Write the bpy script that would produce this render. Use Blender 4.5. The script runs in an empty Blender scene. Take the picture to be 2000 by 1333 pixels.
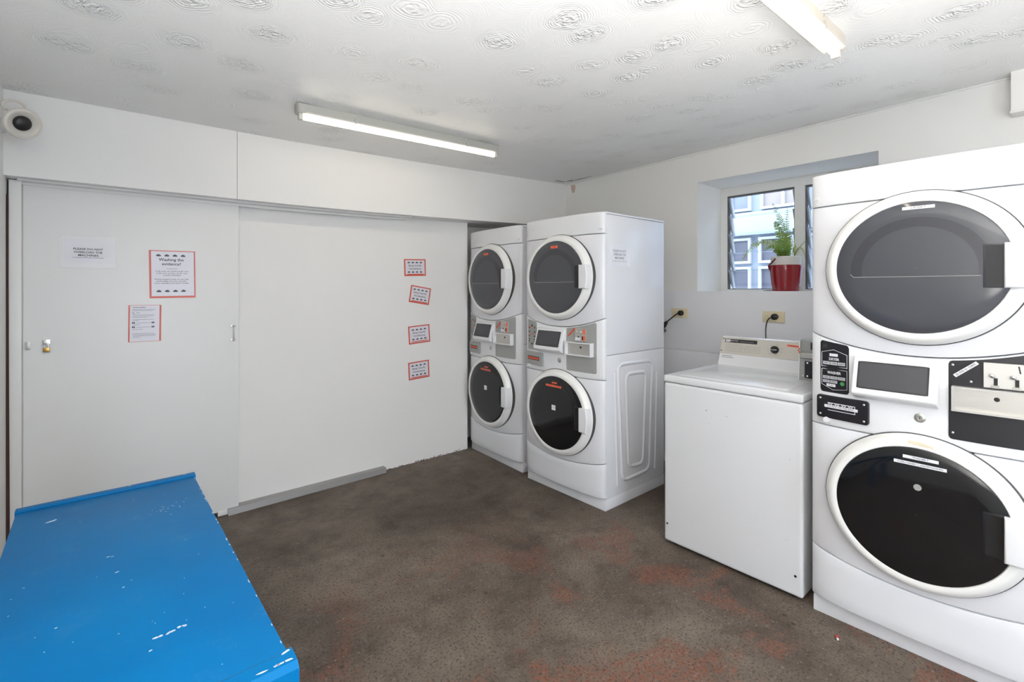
import bpy, bmesh, math, random
from mathutils import Vector, Matrix
PI = math.pi
scene = bpy.context.scene
COL = scene.collection
random.seed(7)

# ------------------------------------------------------------------ camera
cam_d = bpy.data.cameras.new('camera')
cam = bpy.data.objects.new('camera', cam_d); COL.objects.link(cam)
cam.location = (0, 0, 1.47)
cam.rotation_euler = (PI/2, 0, -math.radians(40.7157))
cam_d.sensor_width = 36.0
cam_d.lens = 947.0/2000*36
cam_d.shift_y = (565-666.5)/2000
cam_d.clip_start = 0.02
scene.camera = cam

# ------------------------------------------------------------------ world, exposure
scene.view_settings.view_transform = 'Standard'
scene.view_settings.look = 'None'
scene.view_settings.gamma = 1
scene.view_settings.use_curve_mapping = False
scene.view_settings.exposure = 1.12
scene.cycles.use_denoising = True
scene.cycles.max_bounces = 10
scene.cycles.diffuse_bounces = 8
scene.cycles.sample_clamp_indirect = 6.0
w = bpy.data.worlds.new('world'); scene.world = w; w.use_nodes = True
bg = w.node_tree.nodes['Background']
bg.inputs[0].default_value = (0.75, 0.86, 1.0, 1)
bg.inputs[1].default_value = 3.6
# daylight enters through an added, unseen doorway behind the camera and through the louvre window
def portal(name, loc, rot, sx, sy):
    l = bpy.data.lights.new(name, 'AREA'); l.shape = 'RECTANGLE'; l.size = sx; l.size_y = sy
    l.cycles.is_portal = True
    o = bpy.data.objects.new(name, l); COL.objects.link(o); o.location = loc; o.rotation_euler = rot
portal('added_doorway_daylight', (1.05, -1.78, 1.1), (PI/2, 0, 0), 1.0, 2.2)
portal('window_daylight', (4.3, 1.4, 1.9), (0, PI/2, 0), 0.9, 1.2)
TUBE_STRENGTH = 7.4
# extra unseen light standing in for a photographer's flash bounced off the ceiling
fl = bpy.data.lights.new('flash_stand_in', 'AREA'); fl.shape = 'DISK'; fl.size = 0.7; fl.energy = 52; fl.spread = math.radians(140); fl.color = (1.0, 0.985, 0.965)
flo = bpy.data.objects.new('flash_stand_in', fl); COL.objects.link(flo); flo.location = (0.25, -0.55, 0.75); flo.rotation_euler = (PI, 0, 0)

# ------------------------------------------------------------------ materials
def s2l(c):
    return tuple(((v/255)/12.92 if v/255 <= 0.04045 else ((v/255+0.055)/1.055)**2.4) for v in c)
def mat(name, rgb, rough=0.5, metal=0.0, bump=0.0, bscale=60, var=0.0, vscale=3.0, spec=0.5, coat=0.0):
    m = bpy.data.materials.new(name); m.use_nodes = True
    nt = m.node_tree; p = nt.nodes['Principled BSDF']
    c = s2l(rgb)
    p.inputs['Base Color'].default_value = (*c, 1)
    p.inputs['Roughness'].default_value = rough
    p.inputs['Metallic'].default_value = metal
    p.inputs['Specular IOR Level'].default_value = spec
    p.inputs['Coat Weight'].default_value = coat
    tc = nt.nodes.new('ShaderNodeTexCoord')
    if var > 0:
        n = nt.nodes.new('ShaderNodeTexNoise'); n.inputs['Scale'].default_value = vscale; n.inputs['Detail'].default_value = 5
        nt.links.new(tc.outputs['Object'], n.inputs['Vector'])
        mx = nt.nodes.new('ShaderNodeMix'); mx.data_type = 'RGBA'
        mx.inputs['A'].default_value = (*[v*(1-var) for v in c], 1)
        mx.inputs['B'].default_value = (*[min(1, v*(1+var)) for v in c], 1)
        nt.links.new(n.outputs['Fac'], mx.inputs['Factor'])
        nt.links.new(mx.outputs['Result'], p.inputs['Base Color'])
    if bump > 0:
        n2 = nt.nodes.new('ShaderNodeTexNoise'); n2.inputs['Scale'].default_value = bscale; n2.inputs['Detail'].default_value = 4
        nt.links.new(tc.outputs['Object'], n2.inputs['Vector'])
        b = nt.nodes.new('ShaderNodeBump'); b.inputs['Strength'].default_value = bump; b.inputs['Distance'].default_value = 0.004
        nt.links.new(n2.outputs['Fac'], b.inputs['Height'])
        nt.links.new(b.outputs['Normal'], p.inputs['Normal'])
    return m

def N(nt, kind, **kw):
    n = nt.nodes.new(kind)
    for k, v in kw.items():
        if k in ('operation', 'data_type', 'feature', 'wave_type', 'blend_type', 'distance'): setattr(n, k, v)
        else: n.inputs[k].default_value = v
    return n

def ramp(nt, src, stops):
    r = nt.nodes.new('ShaderNodeValToRGB')
    e = r.color_ramp.elements
    while len(e) < len(stops): e.new(0.5)
    for i, (p, c) in enumerate(stops):
        e[i].position = p; e[i].color = (*c, 1) if len(c) == 3 else c
    nt.links.new(src, r.inputs[0]); return r

def mixc(nt, fac, a, b):
    m = nt.nodes.new('ShaderNodeMix'); m.data_type = 'RGBA'
    nt.links.new(fac, m.inputs['Factor'])
    for s, k in ((a, 'A'), (b, 'B')):
        if isinstance(s, tuple): m.inputs[k].default_value = (*s, 1)
        else: nt.links.new(s, m.inputs[k])
    return m.outputs['Result']

def floor_mat():
    m = bpy.data.materials.new('stained_concrete'); m.use_nodes = True
    nt = m.node_tree; p = nt.nodes['Principled BSDF']; L = nt.links.new
    tc = nt.nodes.new('ShaderNodeTexCoord'); v = tc.outputs['Object']
    def noise(sc, det=6, rough=0.6, dist=0.0):
        n = N(nt, 'ShaderNodeTexNoise', Scale=sc, Detail=det, Roughness=rough, Distortion=dist); L(v, n.inputs['Vector']); return n.outputs['Fac']
    big = noise(1.3, 6, 0.65, 0.6); mid = noise(6, 8, 0.7); fine = noise(95, 3, 0.6); fine2 = noise(38, 5, 0.7)
    base = ramp(nt, big, [(0.30, s2l((74, 64, 56))), (0.5, s2l((100, 89, 79))), (0.70, s2l((122, 111, 100)))]).outputs[0]
    midr = ramp(nt, mid, [(0.33, (0.62, 0.60, 0.58)), (0.5, (0.95, 0.95, 0.95)), (0.72, (1.15, 1.14, 1.12))]).outputs[0]
    mul = N(nt, 'ShaderNodeMix', data_type='RGBA', blend_type='MULTIPLY'); mul.inputs['Factor'].default_value = 1
    L(base, mul.inputs['A']); L(midr, mul.inputs['B'])
    # reddish worn patches near the photographer
    rn = noise(2.1, 7, 0.68, 0.8)
    rm = ramp(nt, rn, [(0.505, (0, 0, 0)), (0.58, (1, 1, 1))])
    spk = ramp(nt, fine2, [(0.44, (0.25, 0.25, 0.25)), (0.53, (1, 1, 1))])
    sep = nt.nodes.new('ShaderNodeSeparateXYZ'); L(v, sep.inputs[0])
    rng = N(nt, 'ShaderNodeMapRange', **{'From Min': 2.6, 'From Max': 1.7, 'To Min': 0.0, 'To Max': 0.75}); L(sep.outputs['Y'], rng.inputs['Value'])
    m1 = N(nt, 'ShaderNodeMath', operation='MULTIPLY'); L(rm.outputs[0], m1.inputs[0]); L(spk.outputs[0], m1.inputs[1])
    m2 = N(nt, 'ShaderNodeMath', operation='MULTIPLY'); L(m1.outputs[0], m2.inputs[0]); L(rng.outputs[0], m2.inputs[1])
    c = mixc(nt, m2.outputs[0], mul.outputs['Result'], s2l((124, 78, 60)))
    # fine dark speckle, fading on the smoother strip by the wall
    rng2 = N(nt, 'ShaderNodeMapRange', **{'From Min': 3.15, 'From Max': 2.75, 'To Min': 0.15, 'To Max': 0.75}); L(sep.outputs['Y'], rng2.inputs['Value'])
    sp = ramp(nt, fine, [(0.36, (1, 1, 1)), (0.47, (0, 0, 0))])
    m3 = N(nt, 'ShaderNodeMath', operation='MULTIPLY'); L(sp.outputs[0], m3.inputs[0]); L(rng2.outputs[0], m3.inputs[1])
    c = mixc(nt, m3.outputs[0], c, s2l((48, 41, 36)))
    vo = N(nt, 'ShaderNodeTexVoronoi', Scale=9.0, Randomness=1.0); L(v, vo.inputs['Vector'])
    dots = ramp(nt, vo.outputs['Distance'], [(0.05, (0.8, 0.8, 0.8)), (0.12, (0, 0, 0))])
    gate = ramp(nt, noise(3.0, 2, 0.5), [(0.56, (0, 0, 0)), (0.6, (1, 1, 1))])
    m4 = N(nt, 'ShaderNodeMath', operation='MULTIPLY'); L(dots.outputs[0], m4.inputs[0]); L(gate.outputs[0], m4.inputs[1])
    c = mixc(nt, m4.outputs[0], c, s2l((52, 40, 34)))
    lt = ramp(nt, noise(60, 4, 0.6), [(0.60, (0, 0, 0)), (0.70, (0.5, 0.5, 0.5))])
    c = mixc(nt, lt.outputs[0], c, s2l((150, 140, 128)))
    L(c, p.inputs['Base Color'])
    p.inputs['Roughness'].default_value = 0.62
    p.inputs['Specular IOR Level'].default_value = 0.35
    b = N(nt, 'ShaderNodeBump', Strength=0.35, Distance=0.004); L(fine2, b.inputs['Height']); L(b.outputs['Normal'], p.inputs['Normal'])
    return m

def ceiling_mat():
    m = bpy.data.materials.new('swirled_plaster'); m.use_nodes = True
    nt = m.node_tree; p = nt.nodes['Principled BSDF']; L = nt.links.new
    p.inputs['Base Color'].default_value = (*s2l((232, 232, 230)), 1)
    p.inputs['Roughness'].default_value = 0.45; p.inputs['Specular IOR Level'].default_value = 0.4
    tc = nt.nodes.new('ShaderNodeTexCoord'); v = tc.outputs['Object']
    vo = N(nt, 'ShaderNodeTexVoronoi', Scale=4.1, Randomness=0.8)
    dn = N(nt, 'ShaderNodeTexNoise', Scale=9, Detail=2); L(v, dn.inputs['Vector']); va = N(nt, 'ShaderNodeVectorMath', operation='MULTIPLY_ADD'); L(dn.outputs['Color'], va.inputs[0]); va.inputs[1].default_value = (0.05, 0.05, 0.0); L(v, va.inputs[2]); L(va.outputs[0], vo.inputs['Vector'])
    # concentric ripples around each brush dab
    mm = N(nt, 'ShaderNodeMath', operation='MULTIPLY'); L(vo.outputs['Distance'], mm.inputs[0]); mm.inputs[1].default_value = 150
    sn = N(nt, 'ShaderNodeMath', operation='SINE'); L(mm.outputs[0], sn.inputs[0])
    rip = ramp(nt, vo.outputs['Distance'], [(0.08, (0.18, 0.18, 0.18)), (0.22, (0.3, 0.3, 0.3)), (0.5, (0.05, 0.05, 0.05))])
    r1 = N(nt, 'ShaderNodeMath', operation='MULTIPLY'); L(sn.outputs[0], r1.inputs[0]); L(rip.outputs[0], r1.inputs[1])
    # stippled middle of each dab
    n = N(nt, 'ShaderNodeTexNoise', Scale=42, Detail=2, Roughness=0.5, Distortion=0.6); L(v, n.inputs['Vector'])
    nr = ramp(nt, n.outputs['Fac'], [(0.38, (0, 0, 0)), (0.66, (1, 1, 1))])
    cen = ramp(nt, vo.outputs['Distance'], [(0.14, (1, 1, 1)), (0.36, (0, 0, 0))])
    r2 = N(nt, 'ShaderNodeMath', operation='MULTIPLY'); L(nr.outputs[0], r2.inputs[0]); L(cen.outputs[0], r2.inputs[1])
    r3 = N(nt, 'ShaderNodeMath', operation='MULTIPLY'); L(r2.outputs[0], r3.inputs[0]); r3.inputs[1].default_value = 2.2
    ad = N(nt, 'ShaderNodeMath', operation='ADD'); L(r1.outputs[0], ad.inputs[0]); L(r3.outputs[0], ad.inputs[1])
    b = N(nt, 'ShaderNodeBump', Strength=0.85, Distance=0.0042); L(ad.outputs[0], b.inputs['Height']); L(b.outputs['Normal'], p.inputs['Normal'])
    return m

def blue_mat():
    m = bpy.data.materials.new('chipped_blue_paint'); m.use_nodes = True
    nt = m.node_tree; p = nt.nodes['Principled BSDF']; L = nt.links.new
    tc = nt.nodes.new('ShaderNodeTexCoord'); v = tc.outputs['Object']
    n0 = N(nt, 'ShaderNodeTexNoise', Scale=2.2, Detail=3); L(v, n0.inputs['Vector'])
    base = ramp(nt, n0.outputs['Fac'], [(0.3, s2l((0, 100, 160))), (0.7, s2l((0, 112, 172)))]).outputs[0]
    mp = nt.nodes.new('ShaderNodeMapping'); mp.inputs['Scale'].default_value = (1.0, 2.6, 1); L(v, mp.inputs['Vector'])
    n1 = N(nt, 'ShaderNodeTexNoise', Scale=26, Detail=6, Roughness=0.72, Distortion=0.4); L(mp.outputs[0], n1.inputs['Vector'])
    f1 = ramp(nt, n1.outputs['Fac'], [(0.715, (0, 0, 0)), (0.735, (1, 1, 1))])
    c = mixc(nt, f1.outputs[0], base, s2l((150, 190, 215)))
    n2 = N(nt, 'ShaderNodeTexNoise', Scale=7, Detail=8, Roughness=0.7); L(v, n2.inputs['Vector'])
    f2 = ramp(nt, n2.outputs['Fac'], [(0.56, (0, 0, 0)), (0.68, (0.06, 0.06, 0.06))])
    c = mixc(nt, f2.outputs[0], c, s2l((110, 175, 205)))
    L(c, p.inputs['Base Color'])
    p.inputs['Roughness'].default_value = 0.42; p.inputs['Specular IOR Level'].default_value = 0.12
    n3 = N(nt, 'ShaderNodeTexNoise', Scale=120, Detail=3); L(v, n3.inputs['Vector'])
    b = N(nt, 'ShaderNodeBump', Strength=0.12, Distance=0.002); L(n3.outputs['Fac'], b.inputs['Height']); L(b.outputs['Normal'], p.inputs['Normal'])
    return m

def glass_mat():
    m = bpy.data.materials.new('clear_glass'); m.use_nodes = True
    nt = m.node_tree; nt.nodes.remove(nt.nodes['Principled BSDF']); L = nt.links.new
    out = nt.nodes['Material Output']
    t = N(nt, 'ShaderNodeBsdfTransparent', Color=(0.93, 0.96, 0.97, 1)); g = N(nt, 'ShaderNodeBsdfGlossy', Roughness=0.03)
    fr = N(nt, 'ShaderNodeFresnel', IOR=1.45); mx = nt.nodes.new('ShaderNodeMixShader')
    L(fr.outputs[0], mx.inputs[0]); L(t.outputs[0], mx.inputs[1]); L(g.outputs[0], mx.inputs[2]); L(mx.outputs[0], out.inputs[0])
    return m

def emit_mat(name, rgb, strength):
    m = bpy.data.materials.new(name); m.use_nodes = True
    nt = m.node_tree; p = nt.nodes['Principled BSDF']
    p.inputs['Base Color'].default_value = (0.8, 0.8, 0.8, 1)
    p.inputs['Emission Color'].default_value = (*s2l(rgb), 1); p.inputs['Emission Strength'].default_value = strength
    return m

M_WALL = mat('white_wall_paint', (228, 227, 225), 0.55, bump=0.15, bscale=25, var=0.02)
M_WALLB = mat('white_plaster_paint', (228, 227, 224), 0.6, bump=0.2, bscale=14, var=0.02)
M_SHEET = mat('white_lining_board', (228, 228, 231), 0.45, bump=0.08, bscale=12)
M_TRIM = mat('white_gloss_trim', (224, 224, 221), 0.4, bump=0.15, bscale=40)
M_DOORP = mat('white_door_paint', (226, 226, 225), 0.42, bump=0.12, bscale=30, var=0.015)
M_CEIL = ceiling_mat(); M_FLOOR = floor_mat(); M_BLUE = blue_mat(); M_GLASS = glass_mat()
M_BLUE_CHIP = mat('bare_chipped_spot', (205, 214, 222), 0.7)
M_ENAMEL = mat('white_enamel', (218, 219, 223), 0.22, bump=0.03, bscale=40, coat=0.25)
M_ENAMEL2 = mat('white_plastic', (220, 221, 223), 0.3)
M_LID = mat('white_washer_enamel', (212, 213, 215), 0.2, bump=0.03, bscale=30, coat=0.3)
M_RING = mat('door_ring_plastic', (228, 228, 225), 0.3)
M_GAP_SHADOW = mat('dark_gap_shadow', (70, 70, 70), 0.7)
M_GREYGLASS = mat('grey_tinted_door_glass', (68, 69, 74), 0.07, spec=0.6)
M_GREYGLASS_IN = mat('grey_drum_ring', (58, 59, 64), 0.15)
M_BLACKGLASS = mat('black_door_glass', (22, 22, 23), 0.07, spec=0.5)
M_BLACKPLATE = mat('black_powdercoat', (27, 26, 31), 0.38)
M_GREYPLATE = mat('grey_metal_plate', (160, 161, 158), 0.42, metal=0.25)
M_STEEL = mat('brushed_steel', (200, 198, 192), 0.3, metal=0.85, bump=0.05, bscale=200)
M_STEEL_S = mat('satin_steel', (190, 188, 183), 0.38, metal=0.5)
M_CHROME = mat('chrome', (225, 225, 228), 0.12, metal=1.0)
M_DARK = mat('black_plastic', (28, 27, 28), 0.4)
M_SCREEN = mat('dark_display', (66, 66, 70), 0.22, spec=0.5)
M_WHITELAB = mat('white_label_tape', (225, 225, 230), 0.35)
M_ORANGE = mat('orange_label_tape', (238, 98, 62), 0.4)
M_INK = mat('black_ink', (45, 45, 52), 0.6)
M_GREYINK = mat('grey_ink', (120, 120, 126), 0.6)
M_GREYKEY = mat('grey_button', (178, 180, 184), 0.45)
M_GREEN = mat('green_button', (66, 140, 78), 0.4)
M_PAPER = mat('white_paper', (216, 214, 222), 0.3)
M_LAMIN = mat('clear_laminate', (212, 213, 216), 0.18)
M_REDB = mat('orange_red_border', (206, 84, 62), 0.35)
M_CREAM = mat('cream_socket_plastic', (222, 208, 176), 0.4)
M_RED = mat('glossy_dark_red', (135, 6, 18), 0.12, coat=0.4)
M_POTW = mat('white_pot_liner', (212, 210, 204), 0.45)
M_SOIL = mat('potting_soil', (70, 52, 36), 0.95, bump=0.8, bscale=90)
M_FERN = mat('fern_green', (122, 160, 66), 0.5, var=0.35, vscale=12)
M_FERN2 = mat('fern_pale_green', (156, 182, 88), 0.5, var=0.25, vscale=12)
M_STEM = mat('brown_stem', (118, 92, 54), 0.6)
M_HOOK = mat('dark_red_handle', (104, 40, 40), 0.4)
M_LOUVRE = mat('grey_aluminium_clip', (150, 154, 160), 0.5)
M_LOUVRE_D = mat('dark_louvre_channel', (92, 88, 88), 0.5, metal=0.2)
M_BATTEN = mat('grey_lamp_housing', (172, 172, 164), 0.5)
M_BATTENW = mat('warm_white_lamp_housing', (205, 196, 182), 0.5)
M_TUBE = emit_mat('lit_fluorescent_tube', (255, 243, 222), TUBE_STRENGTH)
M_LAMPEND = mat('lampholder_plastic', (205, 200, 190), 0.4)
M_BRASS = mat('brass', (176, 142, 78), 0.3, metal=0.9)
M_ALU = mat('aluminium_track', (158, 156, 154), 0.42, metal=0.5)
M_BROWN = mat('dark_brown_gap', (70, 48, 42), 0.8)
M_BLACK = mat('recess_shade', (22, 21, 20), 0.9)
M_CONSOLE = mat('champagne_console', (196, 191, 182), 0.36, metal=0.35)
M_FAC = mat('pale_render', (150, 157, 172), 0.7, bump=0.1)
M_FACW = mat('white_window_frame_outside', (172, 178, 188), 0.5)
M_PANE1 = mat('curtained_pane', (108, 113, 128), 0.35, var=0.2, vscale=5)
M_PANE2 = mat('beige_pane', (140, 128, 126), 0.35, var=0.12, vscale=5)
M_PANE3 = mat('dim_pane', (86, 85, 98), 0.35, var=0.35, vscale=7)
M_GROUND = mat('outside_paving', (205, 205, 203), 0.9)
M_STAIN = mat('rust_stain', (196, 176, 162), 0.7, var=0.15, vscale=30)
M_CRACK = mat('crack_shadow', (96, 96, 88), 0.9)
M_REDBIT = mat('red_scrap', (170, 60, 50), 0.6)
M_SCUFF = mat('yellow_glue_residue', (218, 208, 184), 0.5)

# ------------------------------------------------------------------ mesh helpers
class MB:
    def __init__(s): s.v = []; s.f = []; s.m = []; s.sm = []
    def add(s, verts, faces, mi=0, smooth=False):
        b = len(s.v); s.v += [tuple(v) for v in verts]
        for f in faces: s.f.append([b+i for i in f]); s.m.append(mi); s.sm.append(smooth)
        return s
    def box(s, x0, x1, y0, y1, z0, z1, mi=0, bev=0.0, seg=2):
        if bev > 0:
            bm = bmesh.new(); bmesh.ops.create_cube(bm, size=1)
            for v in bm.verts:
                v.co = Vector((x0+(v.co.x+.5)*(x1-x0), y0+(v.co.y+.5)*(y1-y0), z0+(v.co.z+.5)*(z1-z0)))
            bmesh.ops.bevel(bm, geom=list(bm.edges), offset=bev, segments=seg, profile=0.6, affect='EDGES')
            s.bm(bm, mi, True); return s
        v = [(x0,y0,z0),(x1,y0,z0),(x1,y1,z0),(x0,y1,z0),(x0,y0,z1),(x1,y0,z1),(x1,y1,z1),(x0,y1,z1)]
        return s.add(v, [(0,3,2,1),(4,5,6,7),(0,1,5,4),(1,2,6,5),(2,3,7,6),(3,0,4,7)], mi)
    def bm(s, bm, mi=0, smooth=False):
        bm.verts.index_update()
        s.add([v.co[:] for v in bm.verts], [[v.index for v in f.verts] for f in bm.faces], mi, smooth); bm.free()
    def prism(s, pts, fn, a, b, mi=0, bev=0.0, smooth=False):
        """closed 2D polygon extruded between levels a and b; fn(p, q, level) gives the point"""
        n = len(pts)
        if bev > 0:
            bm = bmesh.new()
            A = [bm.verts.new(fn(p[0], p[1], a)) for p in pts]; B = [bm.verts.new(fn(p[0], p[1], b)) for p in pts]
            bm.faces.new(A[::-1]); top = bm.faces.new(B)
            for i in range(n): bm.faces.new((A[i], A[(i+1) % n], B[(i+1) % n], B[i]))
            bmesh.ops.recalc_face_normals(bm, faces=bm.faces)
            bmesh.ops.bevel(bm, geom=list(top.edges), offset=bev, segments=3, profile=0.55, affect='EDGES')
            s.bm(bm, mi, True); return s
        v = [fn(p[0], p[1], a) for p in pts]+[fn(p[0], p[1], b) for p in pts]
        f = [list(range(n))[::-1], list(range(n, 2*n))]+[[i, (i+1) % n, n+(i+1) % n, n+i] for i in range(n)]
        return s.add(v, f, mi, smooth)
    def revolve(s, prof, org, axis, n=48, mi=0, ex=1.0, smooth=True, cap=False, ey=1.0):
        """profile of (radius, along axis); ex stretches the first cross direction"""
        ax = Vector(axis).normalized()
        up = Vector((0, 0, 1)) if abs(ax.z) < 0.9 else Vector((0, 1, 0))
        a = up.cross(ax).normalized(); b = ax.cross(a).normalized()
        o = Vector(org); v = []; f = []
        for (r, t) in prof:
            for i in range(n):
                an = 2*PI*i/n
                v.append(o+ax*t+a*(r*math.cos(an)*ex)+b*(r*math.sin(an)*ey))
        k = len(prof)
        for j in range(k-1):
            for i in range(n):
                i2 = (i+1) % n; f.append((j*n+i, j*n+i2, (j+1)*n+i2, (j+1)*n+i))
        if cap:
            f.append(tuple(range(n))[::-1]); f.append(tuple((k-1)*n+i for i in range(n)))
        return s.add(v, f, mi, smooth)
    def cyl(s, p0, p1, r, n=20, mi=0, r2=None):
        d = Vector(p1)-Vector(p0)
        return s.revolve([(r, 0), (r if r2 is None else r2, d.length)], p0, d, n, mi, cap=True)
    def tube(s, pts, r, n=10, mi=0, closed=False, rad=None):
        P = [Vector(p) for p in pts]; v = []; f = []; m = len(P); pa = None
        for i in range(m):
            if closed: t = (P[(i+1) % m]-P[i-1])
            else: t = P[min(i+1, m-1)]-P[max(i-1, 0)]
            t.normalize()
            if pa is None:
                up = Vector((0, 0, 1)) if abs(t.z) < 0.9 else Vector((1, 0, 0)); a = t.cross(up).normalized()
            else: a = (pa-t*pa.dot(t)).normalized()
            pa = a; b = t.cross(a); rr = rad[i] if rad else r
            for j in range(n):
                an = 2*PI*j/n; v.append(P[i]+a*math.cos(an)*rr+b*math.sin(an)*rr)
        R = m if closed else m-1
        for i in range(R):
            i2 = (i+1) % m
            for j in range(n):
                j2 = (j+1) % n; f.append((i*n+j, i*n+j2, i2*n+j2, i2*n+j))
        if not closed: f.append(tuple(range(n))[::-1]); f.append(tuple((m-1)*n+j for j in range(n)))
        return s.add(v, f, mi, True)
    def sphere(s, c, r, n=16, mi=0, sz=1.0):
        prof = [(max(1e-4, r*math.sin(PI*i/10)), -r*sz*math.cos(PI*i/10)) for i in range(11)]
        return s.revolve(prof, c, (0, 0, 1), n, mi)
    def build(s, name, mats, parent=None, fixn=True):
        me = bpy.data.meshes.new(name); me.from_pydata(s.v, [], s.f)
        if not isinstance(mats, (list, tuple)): mats = [mats]
        for m in mats: me.materials.append(m)
        for p, mi, sm in zip(me.polygons, s.m, s.sm): p.material_index = mi; p.use_smooth = sm
        me.update()
        if fixn:
            bm = bmesh.new(); bm.from_mesh(me); bmesh.ops.recalc_face_normals(bm, faces=bm.faces); bm.to_mesh(me); bm.free()
        if any(s.sm):
            me.set_sharp_from_angle(angle=math.radians(38))
        o = bpy.data.objects.new(name, me); COL.objects.link(o)
        if parent is not None: o.parent = parent
        return o

def tag(o, label, cat=None, group=None, kind=None):
    o['label'] = label
    if cat: o['category'] = cat
    if group: o['group'] = group
    if kind: o['kind'] = kind
    return o
def struct(o, label=None):
    o['kind'] = 'structure'
    if label: o['label'] = label
    return o
def empty(name, loc, rz=0.0):
    o = bpy.data.objects.new(name, None); COL.objects.link(o)
    o.location = loc; o.rotation_euler = (0, 0, rz); o.empty_display_size = 0.1
    return o

_tc = {}
def text2d(s, size, bold=0.0, sx=1.0):
    """outline letters as flat 2D faces, centred on the origin"""
    key = (s, bold)
    if key not in _tc:
        cu = bpy.data.curves.new('txt', 'FONT'); cu.body = s; cu.size = 1; cu.offset = bold
        cu.align_x = 'CENTER'; cu.align_y = 'CENTER'; cu.resolution_u = 2
        ob = bpy.data.objects.new('txt', cu); COL.objects.link(ob)
        dg = bpy.context.evaluated_depsgraph_get(); dg.update()
        me = bpy.data.meshes.new_from_object(ob.evaluated_get(dg))
        _tc[key] = ([(v.co.x, v.co.y) for v in me.vertices], [list(p.vertices) for p in me.polygons])
        bpy.data.objects.remove(ob); bpy.data.meshes.remove(me); bpy.data.curves.remove(cu)
    v, f = _tc[key]
    return [(x*size*sx, y*size) for x, y in v], f
def put_text(mb, s, size, cx, cz, fn, mi, bold=0.0, rot=0.0, sx=1.0, maxw=None):
    v, f = text2d(s, size, bold, sx)
    if maxw:
        ww = max(p[0] for p in v)-min(p[0] for p in v)
        k = maxw/ww; v = [(x*k, y) for x, y in v]
    c, si = math.cos(rot), math.sin(rot)
    mb.add([fn(cx+x*c-y*si, cz+x*si+y*c) for x, y in v], f, mi)
def quad2(mb, x0, x1, z0, z1, fn, mi, rot=0.0):
    cx, cz = (x0+x1)/2, (z0+z1)/2; c, si = math.cos(rot), math.sin(rot)
    P = [(x0, z0), (x1, z0), (x1, z1), (x0, z1)]
    mb.add([fn(cx+(x-cx)*c-(z-cz)*si, cz+(x-cx)*si+(z-cz)*c) for x, z in P], [(0, 1, 2, 3)], mi)
def rrect(x0, x1, z0, z1, r, n=5):
    out = []
    for cx, cz, a0 in ((x1-r, z0+r, -90), (x1-r, z1-r, 0), (x0+r, z1-r, 90), (x0+r, z0+r, 180)):
        for i in range(n+1):
            a = math.radians(a0+90*i/n); out.append((cx+r*math.cos(a), cz+r*math.sin(a)))
    return out
def interp(x, pts):
    if x <= pts[0][0]: return pts[0][1]
    for (a, va), (b, vb) in zip(pts, pts[1:]):
        if x <= b: return va+(vb-va)*(x-a)/(b-a)
    return pts[-1][1]

# ------------------------------------------------------------------ the room
CEIL = [(-0.36, 2.458), (0.134, 2.463), (0.98, 2.467), (2.03, 2.494), (3.70, 2.554)]
def zc(x, y): return interp(x, CEIL)+0.0145*(3.45-y)
HEAD = [(-0.342, 2.035), (0.56, 2.039), (0.976, 2.040), (1.635, 2.050), (2.458, 2.074), (3.085, 2.095), (3.70, 2.115)]
XL, XR, YB = -0.342, 3.70, -1.75

b = MB(); b.box(XL-0.12, 4.5, YB-0.15, 4.2, -0.15, 0.0); struct(b.build('floor', M_FLOOR), 'stained brown grey concrete floor')
# ceiling: an old, slightly sagging plaster ceiling
b = MB(); xs = [XL-0.1+i*(XR+0.12-XL+0.1)/24 for i in range(25)]; ys = [YB-0.1+i*(4.05-YB+0.1)/20 for i in range(21)]
v = [(x, y, zc(x, y)) for y in ys for x in xs]+[(x, y, zc(x, y)+0.1) for y in ys for x in xs]
nx, ny = 25, 21; f = []
for lay in (0, 1):
    o0 = lay*nx*ny
    for j in range(ny-1):
        for i in range(nx-1): f.append((o0+j*nx+i, o0+j*nx+i+1, o0+(j+1)*nx+i+1, o0+(j+1)*nx+i))
rim = [i for i in range(nx)]+[j*nx+nx-1 for j in range(1, ny)]+[(ny-1)*nx+i for i in range(nx-2, -1, -1)]+[j*nx for j in range(ny-2, 0, -1)]
for a, c in zip(rim, rim[1:]+rim[:1]): f.append((a, c, c+nx*ny, a+nx*ny))
b.add(v, f, 0, True); struct(b.build('ceiling', M_CEIL), 'white swirled plaster ceiling')

b = MB(); b.box(XL-0.12, XL, YB-0.12, 4.05, 0.0, 2.7); struct(b.build('wall_left', M_WALL))
# unseen back wall; its open doorway is added to let daylight in
b = MB(); b.box(XL, 0.55, YB-0.12, YB, 0, 2.7); b.box(1.55, XR, YB-0.12, YB, 0, 2.7); b.box(0.55, 1.55, YB-0.12, YB, 2.2, 2.7)
struct(b.build('wall_back', M_WALL))
# right wall with the deep window opening
WY0, WY1, WZ0, WZ1 = 0.80, 1.998, 1.455, 2.333
b = MB(); b.box(XR, 4.1, YB-0.12, 4.05, 0, 1.4549); b.box(XR, 4.1, YB-0.12, 4.05, WZ1, 2.75)
b.box(XR, 4.1, YB-0.12, WY0, 1.4549, WZ1); b.box(XR, 4.1, WY1, 4.05, 1.4549, WZ1)
struct(b.build('wall_right', M_WALLB), 'white plastered wall with the louvre window')
b = MB(); b.box(XR-0.008, XR, 0.0, 3.9, 0.968, 1.4545, bev=0.002); struct(b.build('trim_1', M_SHEET), 'smooth white lining board under the window')
b = MB(); b.box(XR-0.006, XR, -1.7, 3.9, 0.0, 0.9635, bev=0.002); struct(b.build('trim_2', M_SHEET), 'lower white lining board behind the washer')
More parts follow.
